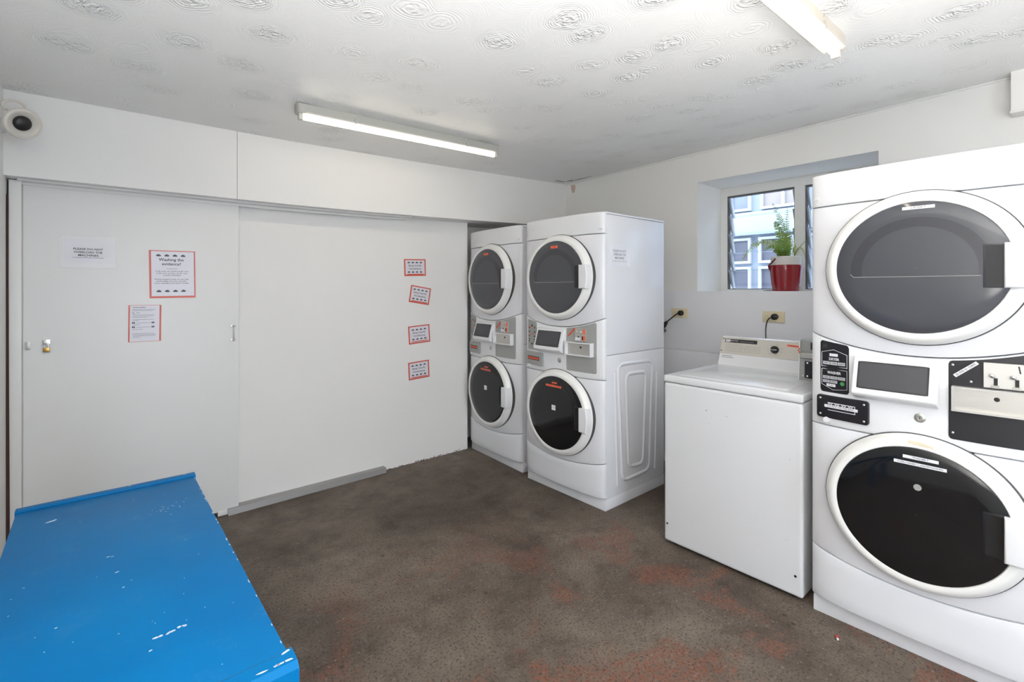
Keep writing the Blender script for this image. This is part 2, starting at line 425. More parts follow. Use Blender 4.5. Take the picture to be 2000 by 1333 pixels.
# far wall: fixed panel, alcove, header above
b = MB(); b.box(0.60, 2.600, 3.65, 3.75, 0.0, 2.12); b.box(XL, 4.1, 3.93, 4.05, 0, 2.7)
struct(b.build('wall_far', M_WALL), 'white wall panel beside the sliding door')
def header(x0, x1, name, lab):
    n = 10; b = MB(); xs = [x0+(x1-x0)*i/n for i in range(n+1)]
    v = []
    for x in xs:
        zb, zt = interp(x, HEAD), zc(x, 3.45)+0.03
        v += [(x, 3.45, zb), (x, 3.45, zt), (x, 3.93, zt), (x, 3.93, zb)]
    f = [(0, 1, 2, 3), tuple(4*n+i for i in (3, 2, 1, 0))]
    for i in range(n):
        for k in range(4): f.append((4*i+k, 4*i+(k+1) % 4, 4*i+4+(k+1) % 4, 4*i+4+k))
    b.add(v, f); struct(b.build(name, M_WALL), lab)
header(XL, 0.680, 'trim_3', 'white header board over the sliding door')
header(0.6825, XR, 'trim_4', 'long white header board above the wall panel')
# picture-thin white beads along the ceiling of the right wall
b = MB()
pts = [(XR-0.006, y, zc(XR-0.006, y)-0.006) for y in (3.44, 2.5, 1.5, 0.5, -0.5, -1.7)]
b.tube(pts, 0.007, 8); struct(b.build('trim_5', M_TRIM), 'thin white bead along the ceiling')
b = MB(); b.tube([(2.262, y, zc(2.262, y)+0.0028) for y in (3.44, 2.9, 2.4, 1.95)], 0.004, 8); struct(b.build('trim_6', M_CEIL), 'plastered ceiling joint')
# door track and jamb
b = MB()
n = 8; xs = [-0.30+(1.955+0.30)*i/n for i in range(n+1)]; v = []
for x in xs:
    zb = interp(x, [(-0.29, 2.0155), (1.0, 2.0145), (1.7, 2.030), (1.96, 2.040)]); zt = interp(x, HEAD)+0.002
    v += [(x, 3.52, zt-0.010), (x, 3.52, zt), (x, 3.648, zt), (x, 3.648, zb+0.006), (x, 3.585, zb), (x, 3.585, zt-0.010)]
f = [(0, 1, 2, 3, 4, 5), tuple(6*n+i for i in (5, 4, 3, 2, 1, 0))]
for i in range(n):
    for k in range(6): f.append((6*i+k, 6*i+(k+1) % 6, 6*i+6+(k+1) % 6, 6*i+6+k))
b.add(v, f); struct(b.build('trim_7', M_TRIM), 'white painted top track of the sliding door')
b = MB(); b.box(-0.333, -0.287, 3.545, 3.645, 0.0, 2.030, bev=0.003); struct(b.build('trim_8', M_TRIM), 'white door jamb in the left corner')
b = MB(); b.add([(-0.3419, 3.56, 0.0), (-0.327, 3.556, 0.0), (-0.331, 3.556, 1.0), (-0.3335, 3.556, 1.95), (-0.3419, 3.56, 1.95),
                 (-0.3419, 3.60, 0.0), (-0.327, 3.60, 0.0), (-0.331, 3.60, 1.0), (-0.3335, 3.60, 1.95), (-0.3419, 3.60, 1.95)],
                [(0, 1, 2, 3, 4), (9, 8, 7, 6, 5), (0, 5, 6, 1), (1, 6, 7, 2), (2, 7, 8, 3), (3, 8, 9, 4), (4, 9, 5, 0)])
for q in b.v: pass
b.v = [(x, y-0.018, z) for x, y, z in b.v]
struct(b.build('trim_9', M_BROWN), 'dark brown gap beside the door jamb')

# sliding door
door = empty('door_1', (0.22, 3.615, 0.0)); struct(door, 'white sliding door with notices and a latch')
def W(o, parent):   # children are built in world coordinates, then bound to the parent's frame
    o.parent = parent
    mw = Matrix.Translation(parent.location) @ Matrix.Rotation(parent.rotation_euler.z, 4, 'Z')
    o.matrix_parent_inverse = mw.inverted()
    return o
b = MB(); b.box(-0.286, 0.7195, 3.60, 3.632, 0.030, 2.0175, bev=0.0015); W(b.build('door_panel', M_DOORP), door)
b = MB(); b.box(0.60, 0.705, 3.596, 3.62, 0.004, 0.034, bev=0.002); W(b.build('bottom_guide', M_TRIM), door)
b = MB(); b.box(-0.277, -0.258, 3.592, 3.600, 1.150, 1.193, bev=0.002); b.box(-0.272, -0.263, 3.589, 3.593, 1.156, 1.187, bev=0.001); W(b.build('catch_plate', M_STEEL_S), door)
# pull handle near the meeting edge
b = MB()
for zz in (1.228, 1.137):
    b.box(0.674, 0.704, 3.5965, 3.600, zz-0.005, zz+0.005, bev=0.001); b.sphere((0.689, 3.592, zz), 0.0075)
b.tube([(0.689, 3.594, 1.228), (0.689, 3.584, 1.215), (0.689, 3.582, 1.18), (0.689, 3.584, 1.15), (0.689, 3.594, 1.137)], 0.0035)
W(b.build('door_handle', M_STEEL), door)
hasp = MB(); hasp.box(-0.211, -0.181, 3.592, 3.600, 1.168, 1.199, bev=0.002); hasp.box(-0.204, -0.188, 3.585, 3.593, 1.172, 1.182, bev=0.001)
W(hasp.build('hasp', M_STEEL), door)
b = MB(); b.box(-0.209, -0.183, 3.578, 3.592, 1.133, 1.157, bev=0.003)
lk = empty('padlock', (-0.196, 3.585, 1.133)); tag(lk, 'small brass padlock hanging from the hasp on the white sliding door', 'padlock')
W(b.build('lock_body', M_BRASS), lk)
b = MB(); b.tube([(-0.204, 3.585, 1.155), (-0.204, 3.585, 1.172), (-0.200, 3.585, 1.179), (-0.192, 3.585, 1.179), (-0.188, 3.585, 1.172), (-0.188, 3.585, 1.155)], 0.0022)
W(b.build('shackle', M_CHROME), lk)
# floor strip under the wall panel
b = MB(); b.add([(0.655, 3.575, 0), (1.769, 3.594, 0), (1.769, 3.65, 0), (0.655, 3.65, 0), (0.655, 3.581, 0.040), (1.769, 3.600, 0.040), (1.769, 3.65, 0.040), (0.655, 3.65, 0.040)],
                [(0,3,2,1),(4,5,6,7),(0,1,5,4),(1,2,6,5),(2,3,7,6),(3,0,4,7)])
o = struct(b.build('baseboard_far', M_ALU), 'grey metal strip along the foot of the wall panel')
# crumbling plaster at the foot of the panel
b = MB()
for i in range(70):
    x = 1.80+0.79*random.random(); r = 0.002+0.0035*random.random(); zz = 0.001+0.02*random.random()**2*(x-1.7)
    b.sphere((x, 3.65-0.002, zz), r, 6, 0 if random.random() < 0.85 else 1, 0.8)
struct(b.build('trim_10', [M_BROWN, M_TRIM]), 'crumbled paint along the foot of the wall panel')

# duct box high on the right wall
b = MB(); b.box(3.60, XR, -0.75, 0.219, 2.392, zc(3.65, 0.219)+0.03, bev=0.004); b.box(3.592, XR, -0.75, 0.222, 2.380, 2.392, bev=0.002)
struct(b.build('trim_11', M_WALLB), 'boxed-in duct at the top right corner')
# cracked, stained plaster in the corner
b = MB()
def sliver(P, r): b.tube(P, r, 5, 0, rad=[r*(0.35+0.65*math.sin(PI*(i+0.5)/len(P))) for i in range(len(P))])
cz = lambda x, y: zc(x, y)+0.001
sliver([(3.60-0.03*i, 3.36+0.006*i*(-1)**i*0.3, cz(3.6-0.03*i, 3.36)) for i in range(6)], 0.006)
sliver([(3.62+0.004*(-1)**i, 3.33-0.05*i, cz(3.62, 3.33-0.05*i)) for i in range(7)], 0.005)
sliver([(3.60, 3.34, cz(3.6, 3.34)), (3.585, 3.30, cz(3.58, 3.3)), (3.60, 3.27, cz(3.6, 3.27)), (3.575, 3.24, cz(3.57, 3.24))], 0.006)
struct(b.build('trim_12', M_CRACK), 'cracked plaster in the ceiling corner')
b = MB(); pts = [(3.375, 2.535), (3.315, 2.530), (3.31, 2.49), (3.325, 2.455), (3.35, 2.448), (3.365, 2.48)]
b.prism(pts, lambda p, q, l: (XR-l, p, q), 0.0, 0.0012); struct(b.build('trim_13', M_STAIN), 'rusty stain below the cracked corner')

# ------------------------------------------------------------------ window
win = empty('window_1', (4.12, 1.4, 1.455)); struct(win, 'white framed louvre window in a deep opening')
FX0, FX1 = 4.10, 4.15
b = MB()
b.box(FX0, FX1, 1.944, WY1, WZ0, WZ1); b.box(FX0, FX1, WY0, 0.856, WZ0, WZ1)
b.box(FX0, FX1, 0.856, 1.944, 2.262, WZ1); b.box(FX0, FX1, 0.856, 1.944, WZ0, 1.468); b.box(FX0-0.004, FX1, 1.344, 1.415, 1.468, 2.262)
W(b.build('window_frame', M_TRIM), win)
for (ya, yb) in ((1.944, 1.415), (1.344, 0.856)):
    b = MB()
    for ys_, sgn in ((ya, -1), (yb, 1)):
        b.box(FX0+0.012, FX1, min(ys_, ys_+sgn*0.008), max(ys_, ys_+sgn*0.008), 1.468, 2.262)
    b.box(FX0+0.01, FX1, yb, ya, 2.250, 2.262); b.box(FX0+0.02, FX1, yb, ya, 1.468, 1.474)
    W(b.build('louvre_channel', M_LOUVRE_D), win)
    for k in range(5):
        zt = 2.245-0.152*k; zb = zt-0.160; xt, xb = FX0+0.012, FX0+0.085
        b = MB()
        for ys_, sgn in ((ya-0.008, -1), (yb+0.008, 1)):
            y2 = ys_+sgn*0.010
            P = [(xt-0.005, zt), (xt+0.060, zt-0.002), (xb+0.035, zb), (xb-0.020, zb+0.002)]
            b.prism(P, lambda p, q, l: (p, l, q), min(ys_, y2), max(ys_, y2))
        cl = W(b.build('louvre_clip', M_LOUVRE), win)
        b = MB(); P = [(xt+0.006, zt-0.002), (xt+0.011, zt), (xb+0.005, zb-0.002), (xb, zb-0.004)]
        b.prism(P, lambda p, q, l: (p, l, q), yb+0.013, ya-0.013)
        W(b.build('glass_blade', M_GLASS), win)

# neighbouring building outside
nb = empty('apartment_building', (6.1, 2.0, -0.5)); tag(nb, 'pale rendered neighbouring building with white window frames seen through the louvres', 'building')
b = MB(); b.box(6.06, 6.6, -2.5, 6.5, -0.5, 3.45); b.box(6.0, 6.06, -2.5, 6.5, 2.14, 2.40); b.box(5.94, 6.06, -2.5, 6.5, 2.12, 2.145)
W(b.build('outer_wall', M_FAC), nb)
def outwin(y0, y1, z0, z1, m, nm=1):
    b = MB(); t = 0.03
    b.box(6.0, 6.06, y0, y0+t, z0, z1); b.box(6.0, 6.06, y1-t, y1, z0, z1); b.box(6.0, 6.06, y0+t, y1-t, z0, z0+t); b.box(6.0, 6.06, y0+t, y1-t, z1-t, z1)
    if nm: b.box(6.0, 6.06, (y0+y1)/2-t/2, (y0+y1)/2+t/2, z0+t, z1-t)
    o = W(b.build('window', M_FACW), nb)
    b = MB(); b.box(6.035, 6.058, y0+t+.001, y1-t-.001, z0+t+.001, z1-t-.001); p = b.build('pane', m); p.parent = o
    p.matrix_parent_inverse = (Matrix.Translation(nb.location)).inverted() if False else Matrix.Identity(4)
    # sub-part shares the window's local frame
    p.matrix_parent_inverse = Matrix.Identity(4)
    return o
outwin(2.56, 2.82, 2.42, 3.3, M_PANE1, 0); outwin(1.95, 2.45, 2.42, 3.3, M_PANE2, 1); outwin(1.3, 1.85, 2.42, 3.3, M_PANE1, 1)
outwin(2.56, 2.82, 1.78, 2.09, M_PANE3, 0); outwin(2.08, 2.47, 1.78, 2.09, M_PANE3, 0)
outwin(2.56, 2.82, 1.30, 1.74, M_PANE3, 0); outwin(2.08, 2.47, 1.30, 1.74, M_PANE3, 0)
outwin(1.3, 2.0, 1.30, 2.09, M_PANE1, 1); outwin(2.95, 3.6, 1.30, 2.09, M_PANE1, 1)
b = MB(); b.box(4.15, 6.06, -4, 8, -0.65, -0.5); struct(b.build('trim_14', M_GROUND), 'paving outside the window')

# ------------------------------------------------------------------ fluorescent lamps
def lamp(x0, x1, y, zofs, label, hm, name='fluorescent_lamp'):
    xm = (x0+x1)/2; zt = zc(xm, y)+0.0
    slope = math.atan2(zc(x1, y)-zc(x0, y), x1-x0)
    t = empty(name, (xm, y, zt)); t.rotation_euler = (0, -slope, 0)
    L = (x1-x0)/2
    tag(t, label, 'ceiling lamp')
    b = MB()
    # housing: tapered channel with rounded ends
    for (h0, h1, wd, ex) in ((-0.048, 0.004, 0.035, 0.012),):
        P = rrect(-L-ex, L+ex, -wd, wd, 0.022, 4)
        b.prism(P, lambda p, q, l: (p, q, l), -0.001, -0.052, bev=0.006)
    b.build('housing', hm, t)
    b = MB(); b.box(-L+0.03, L-0.03, -0.041, -0.034, -0.0545, -0.046); b.box(-L+0.03, L-0.03, 0.034, 0.041, -0.0545, -0.046); b.build('reflector_lip', M_LAMPEND, t)
    b = MB(); b.revolve([(0.001, 0), (0.008, 0.0), (0.0135, 0.005), (0.0135, 2*L-0.055), (0.008, 2*L-0.05), (0.001, 2*L-0.05)], (-L+0.025, 0, -0.066), (1, 0, 0), 20)
    b.build('tube', M_TUBE, t)
    for s in (-1, 1):
        b = MB(); b.box(min(s*L, s*(L-0.022)), max(s*L, s*(L-0.022)), -0.017, 0.017, -0.083, -0.048, bev=0.005); b.build('lampholder', M_LAMPEND, t)
    for xx in (-0.35*L*2+0.1, 0.33*L*2-0.05):
        b = MB(); b.box(xx-0.006, xx+0.006, -0.043, -0.030, -0.058, -0.030, bev=0.001); b.box(xx-0.004, xx+0.004, -0.036, -0.030, -0.012, 0.0); b.build('clip', M_STEEL_S, t)
    return t
lamp(0.835, 2.212, 2.752, 0, 'grey batten fluorescent lamp hanging over the sliding door wall', M_BATTEN)
lamp(1.07, 2.425, 0.672, 0, 'warm white batten lamp at the top right edge, nearest the camera', M_BATTENW)

# ------------------------------------------------------------------ security camera
sc_ = empty('security_camera', (XL, 3.16, 2.25)); tag(sc_, 'white dome security camera with a dark lens in the top left corner', 'camera')
b = MB(); b.cyl((XL, 3.385, 2.262), (XL+0.016, 3.385, 2.262), 0.038, 24); b.sphere((XL+0.022, 3.385, 2.262), 0.018)
W(b.build('wall_mount', M_ENAMEL2), sc_)
C0 = Vector((-0.252, 3.14, 2.228)); AX = Vector((0.40, -0.80, -0.30)).normalized()
b = MB(); b.tube([(XL+0.02, 3.385, 2.262), (-0.315, 3.31, 2.285), (-0.275, 3.20, 2.295), C0-AX*0.02], 0.012)
ring = [(C0-AX*0.02)+Vector((0.038*math.cos(a)-0.022, 0.03, 0.026*math.sin(a)+0.078)) for a in [i*2*PI/16 for i in range(16)]]
b.tube(ring, 0.006, 8, closed=True)
W(b.build('bracket', M_LAMPEND), sc_)
b = MB(); b.revolve([(0.001, -0.055), (0.035, -0.05), (0.055, -0.03), (0.066, 0.0), (0.070, 0.006), (0.066, 0.014), (0.056, 0.016), (0.034, 0.004), (0.033, 0.002)], C0, AX, 36)
W(b.build('housing', M_LAMPEND), sc_)
b = MB(); b.revolve([(0.034, 0.003), (0.030, 0.010), (0.018, 0.015), (0.001, 0.017)], C0, AX, 30)
W(b.build('lens', M_DARK), sc_)

# ------------------------------------------------------------------ notices
def fan_icon(mb, cx, cz, w_, fn, mi):
    """little row ornament: a half-round fan of wedges"""
    for a0, a1 in ((8, 58), (64, 116), (122, 172)):
        P = [(cx, cz)]+[(cx+w_/2*math.cos(math.radians(a0+(a1-a0)*i/4)), cz+w_*0.52*math.sin(math.radians(a0+(a1-a0)*i/4))) for i in range(5)]
        mb.add([fn(*p) for p in P], [tuple(range(6))], mi)
def notice(name, label, cx, cz, y, ww, hh, rot, border, draw, mats, group=None, skew=0.0):
    t = empty(name, (cx, y, cz)); t.rotation_euler = (0, -rot, 0)
    b = MB()
    bl, br, bt, bb = border
    b.box(-ww/2, ww/2, -0.0012, 0.0, -hh/2, hh/2, 0)
    f1 = lambda p, q: (p, -0.0016, q); f2 = lambda p, q: (p, -0.0022, q)
    if sum(border) > 0: quad2(b, -ww/2+bl, ww/2-br, -hh/2+bb, hh/2-bt, f1, 1)
    draw(b, f2, ww, hh)
    me = b.build(name, mats, None, fixn=False)
    me.location = t.location; me.rotation_euler = t.rotation_euler
    bpy.data.objects.remove(t)
    tag(me, label, 'notice', group)
    return me
def d_overload(b, f2, ww, hh):
    quad2(b, -ww/2+0.022, ww/2-0.004, -hh/2+0.030, hh/2-0.012, lambda p, q: (p, -0.0017, q), 1)
    put_text(b, 'PLEASE DO NOT', 0.0155, 0.000, 0.018, f2, 2, 0.02, maxw=0.125)
    put_text(b, 'OVERLOAD THE', 0.0155, 0.000, 0.0005, f2, 2, 0.02, maxw=0.120)
    put_text(b, 'MACHINES', 0.0155, 0.000, -0.0165, f2, 2, 0.02, maxw=0.086)
    put_text(b, 'overloaded machines will not wash properly', 0.0058, 0.0, -0.029, f2, 2, 0.02, maxw=0.130)
notice('notice', 'clear laminated PLEASE DO NOT OVERLOAD THE MACHINES notice on the sliding door', -0.027, 1.674, 3.5995, 0.240, 0.172, 0.0, (0, 0, 0, 0), d_overload, [M_LAMIN, M_PAPER, M_INK])
def d_wash(b, f2, ww, hh):
    for k in range(4):
        for zz in (0.108, -0.108): fan_icon(b, -0.070+0.041*k, zz, 0.025, f2, 2)
    put_text(b, 'Washing the', 0.024, -0.006, 0.088, f2, 2, 0.015, maxw=0.125)
    put_text(b, 'evidence?', 0.024, -0.006, 0.062, f2, 2, 0.015, maxw=0.095)
    put_text(b, "You'll need:", 0.010, -0.003, 0.034, f2, 2, maxw=0.052)
    put_text(b, '1x $2 coins, per Wash and $2 coins', 0.0095, -0.004, 0.018, f2, 2, 0.01, maxw=0.165)
    put_text(b, '1x $2 coins, and Dry, and $1 coins', 0.0095, -0.004, 0.006, f2, 2, 0.01, maxw=0.155)
    put_text(b, 'Laundry Detergent', 0.0095, -0.004, -0.006, f2, 2, 0.01, maxw=0.09)
    put_text(b, 'Having swapped notes we can help', 0.0095, -0.006, -0.030, f2, 2, 0.01, maxw=0.170)
    put_text(b, 'at the Village down the road with', 0.0095, -0.006, -0.042, f2, 2, 0.01, maxw=0.150)
    put_text(b, 'coins, detergent and spare change', 0.0095, -0.006, -0.054, f2, 2, 0.01, maxw=0.172)
notice('notice', 'orange bordered Washing the evidence? notice on the sliding door', 0.362, 1.560, 3.5995, 0.232, 0.288, 0.012, (0.010, 0.007, 0.005, 0.012), d_wash, [M_REDB, M_PAPER, M_INK])
def d_form(b, f2, ww, hh):
    put_text(b, 'YOUR LAUNDRY', 0.009, -0.028, 0.094, f2, 2, 0.02, maxw=0.062)
    for k, (zz, x0, x1) in enumerate([(0.082, -0.06, 0.05), (0.076, -0.06, 0.035), (0.050, -0.06, 0.045), (0.043, -0.06, 0.04), (0.036, -0.06, 0.01), (0.023, -0.06, 0.042), (0.017, -0.06, -0.03),
                                      (0.003, -0.042, 0.028), (-0.008, -0.06, -0.024), (-0.022, -0.042, 0.028), (-0.034, -0.06, -0.01), (-0.060, -0.06, 0.045), (-0.067, -0.06, 0.055), (-0.074, -0.055, 0.05), (-0.081, -0.06, -0.02)]):
        quad2(b, x0, x1, zz-0.0009, zz+0.0009, f2, 3)
    put_text(b, '771', 0.011, -0.033, 0.062, f2, 2, 0.0)
    b.tube([f2(-0.058, 0.068), f2(-0.056, 0.060), f2(-0.048, 0.057)], 0.0012, 5, 2)
    for zz in (0.004, -0.021):
        for xx in (-0.054, 0.038):
            quad2(b, xx-0.0065, xx-0.001, zz-0.005, zz+0.005, f2, 2); quad2(b, xx+0.001, xx+0.0065, zz-0.005, zz+0.005, f2, 2)
notice('notice', 'smaller red bordered notice of fine print, below the Washing the evidence? notice', 0.226, 1.267, 3.5995, 0.156, 0.216, -0.01, (0.007, 0.009, 0.002, 0.002), d_form, [M_REDB, M_PAPER, M_INK, M_GREYINK])
def d_card(b, f2, ww, hh):
    for k in range(4):
        for zz in (0.036, -0.044): fan_icon(b, -0.060+0.0385*k, zz, 0.025, f2, 2)
    put_text(b, 'Being Used By', 0.019, -0.002, 0.016, f2, 2, 0.01, maxw=0.122)
    put_text(b, 'Housekeeping', 0.019, -0.002, -0.010, f2, 2, 0.01, maxw=0.112)
    quad2(b, -0.078, 0.078, -0.0605, -0.0535, f2, 0)
K = 3.65/3.6
cards = [((789, 831), 1.971+0.058, 1.650, 0.205, 0.142, 0.03, 'topmost'), (None, 2.076, 1.419, 0.195, 0.145, -0.16, 'tilted second from top'),
         (None, 2.069, 1.090, 0.205, 0.152, 0.06, 'third from top'), (None, 2.066, 0.790, 0.200, 0.148, 0.05, 'lowest')]
for (_, cx, cz_, ww, hh, rot, which) in cards:
    notice('notice', '%s of the four small orange bordered Being Used By Housekeeping cards' % which, cx*K, 1.47+(cz_-1.47)*K, 3.6495, ww, hh, rot,
           (0.011, 0.011, 0.009, 0.011), d_card, [M_REDB, M_PAPER, M_INK], group='housekeeping cards on the wall panel')

# ------------------------------------------------------------------ stacked washer dryers
MW, MD = 0.76, 0.70
def bul(u):
    t = max(-1, min(1, 2*u/MW-1)); return 0.046*math.sqrt(max(0, 1-t**4))+0.008*(1-t*t)
USAMP = sorted(set([MW/2*(1-math.cos(PI*i/36)) for i in range(37)]))
def sf(eps): return lambda u, z: (u, -(bul(u)+eps), z)
def fascia(zl, zu, name, m, parent, inset=0.02):
    """one bulging front panel between two edge curves, with soft edges and returns"""
    b = MB(); v = []; n = len(USAMP)
    prof = [(0.0, -inset), (0.0, -0.004), (0.0012, -0.0012), (0.004, 0.0)]
    rows = []
    for k, (dz, e) in enumerate(prof): rows.append(('l', dz, e))
    for q in (0.25, 0.5, 0.75): rows.append(('m', q, 0.0))
    for (dz, e) in reversed(prof): rows.append(('u', dz, e))
    for (kd, a, e) in rows:
        for u in USAMP:
            t = 2*u/MW-1; lo, hi = zl(t)+0.0024, zu(t)-0.0024
            z = lo+a if kd == 'l' else hi-a if kd == 'u' else lo+(hi-lo)*a
            bb = bul(u)+e
            v.append((u, -max(bb, -0.018) if e > -inset else 0.012, z))
    R = len(rows); f = []
    for j in range(R-1):
        for i in range(n-1): f.append((j*n+i, j*n+i+1, (j+1)*n+i+1, (j+1)*n+i))
    # side returns
    for i in (0, n-1):
        base = len(v)
        f.append(tuple(j*n+i for j in range(R)))
    b.add(v, f, 0, True)
    return b.build(name, m, parent)
def patch(b, u0, u1, z0, z1f, th, mi, r=0.008, nu=10):
    """rounded plate lying on the bulging front"""
    z1 = z1f if not callable(z1f) else None
    us = [u0+(u1-u0)*i/nu for i in range(nu+1)]
    def lim(u):
        d = min(u-u0, u1-u)
        c = 0 if d >= r else r-math.sqrt(max(0, r*r-(r-d)**2))
        top = z1f(u) if callable(z1f) else z1f
        return z0+c, top-c
    us = sorted(set(us+[u0+r*k/4 for k in range(5)]+[u1-r*k/4 for k in range(5)]))
    v = []
    for u in us:
        lo, hi = lim(u)
        v += [(u, -(bul(u)-0.004), lo), (u, -(bul(u)+th), lo), (u, -(bul(u)+th), hi), (u, -(bul(u)-0.004), hi)]
    f = [(0, 1, 2, 3), tuple(4*(len(us)-1)+i for i in (3, 2, 1, 0))]
    for i in range(len(us)-1):
        for k in range(4): f.append((4*i+k, 4*i+4+k, 4*i+4+(k+1) % 4, 4*i+(k+1) % 4))
    b.add(v, f, mi)
EX = 1.045
def machine_door(t, cz_, style, upper, num):
    UC = 0.388
    O = (UC, 0, cz_); AXD = (0, -1, 0)
    b = MB()
    prof = [(0.3005, 0.015), (0.3005, 0.064), (0.298, 0.070), (0.290, 0.084), (0.283, 0.093), (0.275, 0.098), (0.266, 0.099), (0.257, 0.098), (0.2545, 0.094), (0.2545, 0.05)]
    b.revolve(prof, O, AXD, 96, 0, ex=EX)
    d = b.build('door', M_RING, t)
    b = MB(); b.revolve([(0.300, 0.012), (0.3045, 0.020), (0.3045, 0.0555), (0.300, 0.0565)], O, AXD, 96, 0, ex=EX); b.build('gap_shadow_ring', M_GAP_SHADOW, d)  # dark ring painting the shadow gap around the door rim
    gm = M_GREYGLASS if upper else M_BLACKGLASS
    b = MB(); b.revolve([(0.2545, 0.086), (0.2545, 0.095), (0.252, 0.0965), (0.20, 0.0985), (0.12, 0.1005), (0.05, 0.1015), (0.0005, 0.102)], O, AXD, 96, 0, ex=EX)
    b.build('door_glass', gm, d)
    if upper:
        # moulded inner bowl seen through the tinted door: half ring above a straight ledge
        b = MB(); P = []; n = 40
        R1, R2 = 0.205, 0.168
        def gh(x, z): 
            r = math.hypot(x/EX, z); return 0.0965+0.0055*(1-(r/0.252)**2)
        v = []; f = []
        for i in range(n+1):
            a = -0.12+(PI+0.24)*i/n
            for R in (R1, R2):
                x, z = R*EX*math.cos(a), R*math.sin(a)-0.01
                v.append((UC+x, -(gh(x, z)+0.0004), cz_+z))
        f = [(2*i, 2*i+1, 2*i+3, 2*i+2) for i in range(n)]
        b.add(v, f); b.build('inner_bowl', M_GREYGLASS_IN, d)
        b = MB(); b.tube([(UC-0.215, -(gh(-0.215, -0.035)), cz_-0.022), (UC-0.205, -gh(-0.205, -0.03)-0.0002, cz_-0.034), (UC, -gh(0, -0.03)-0.0002, cz_-0.035), (UC+0.18, -gh(0.2, -0.03)-0.0002, cz_-0.034)], 0.0011, 6)
        b.build('bowl_ledge', M_GREYPLATE, d)
    # handle: block that follows the ring on its outer side, dark raised panel painting a grip recess's shade on the inner side
    h = 0.079; P = [(UC+0.240, cz_-h), (UC+0.240, cz_+h)]
    for i in range(9):
        zz = h-2*h*i/8; P.append((UC+EX*math.sqrt(0.2985**2-zz*zz), cz_+zz))
    b = MB(); b.prism(P[::-1], lambda p, q, l: (p, -l, q), 0.05, 0.122, bev=0.008); b.build('handle', M_ENAMEL2, d)
    b = MB(); x0, x1 = UC+0.185, UC+0.241
    b.box(x0, x1, -0.1005, -0.085, cz_-h, cz_+h, 0, bev=0.004)
    b.box(x0+0.008, x1, -0.1012, -0.09, cz_-h+0.006, cz_+h-0.006, 1)
    b.build('grip_recess_shade', [M_BLACKPLATE if not upper else M_GREYGLASS_IN, M_BLACK if not upper else M_BLACKPLATE], d)
    b = MB(); b.box(UC-0.319, UC-0.308, -0.062, -0.03, cz_-0.012, cz_+0.012, bev=0.003); b.cyl((UC-0.316, -0.058, cz_-0.010), (UC-0.316, -0.058, cz_+0.010), 0.004, 10); b.build('hinge', M_STEEL_S, d)
    # label tape
    fl = lambda e: (lambda p, q: (p, -(0.0985+e+0.003*(1-(math.hypot((p-UC)/EX, q-cz_)/0.252)**2)), q))
    tape = M_ORANGE if style != 'black' else M_WHITELAB
    ink = M_INK
    def sticker(x0, x1, z0, z1, s, rot=0.0, tm=tape):
        b = MB(); pts = [(x0, z0), (x1, z0), (x1, z1), (x0, z1)]
        b.prism(pts, lambda p, q, l: fl(l)(p, q), 0.0, 0.0006, 0)
        if s: put_text(b, s, (z1-z0)*0.72, (x0+x1)/2, (z0+z1)/2, fl(0.0009), 1, 0.01, maxw=(x1-x0)*(0.45 if len(s) < 12 else 0.88))
        b.build('sticker', [tm, ink], d)
    if upper:
        sticker(0.345, 0.443, cz_+0.226, cz_+0.238, 'DRYER '+num) if style == 'black' else sticker(UC-0.035, UC+0.030, cz_+0.205, cz_+0.222, 'DRYER '+num)
    else:
        if style == 'black':
            sticker(0.347, 0.454, cz_+0.212, cz_+0.224, 'WASHER '+num); sticker(0.319, 0.477, cz_+0.188, cz_+0.200, 'OVERLOADED = UNDERWASHED')
            b = MB(); b.revolve([(0.0005, 0.0015), (0.012, 0.0015), (0.0125, 0.0)], fl(0)(0.392, cz_+0.107), AXD, 24, cap=False); b.build('round_sticker', M_GREYPLATE, d)
            b = MB(); b.prism([(0.36, cz_+0.272), (0.44, cz_+0.264), (0.442, cz_+0.272), (0.40, cz_+0.283), (0.365, cz_+0.282)], lambda p, q, l: (p, -l, q), 0.0975, 0.0995); b.build('glue_residue', M_SCUFF, d)
        else:
            sticker(UC-0.025, UC+0.025, cz_+0.205, cz_+0.216, 'WASHER '+num); sticker(UC-0.085, UC+0.065, cz_+0.180, cz_+0.194, 'OVERLOADED = UNDERWASHED')
            b = MB(); b.box(UC-0.024, UC+0.012, -0.1035, -0.101, cz_+0.018, cz_+0.053, 0)
            for i in range(4):
                for j in range(4):
                    if (i*3+j*5+i*j) % 3: b.box(UC-0.021+0.008*i, UC-0.015+0.008*i, -0.104, -0.1034, cz_+0.022+0.0075*j, cz_+0.027+0.0075*j, 1)
            b.build('square_sticker', [M_WHITELAB, M_GREYKEY], d)
    return d

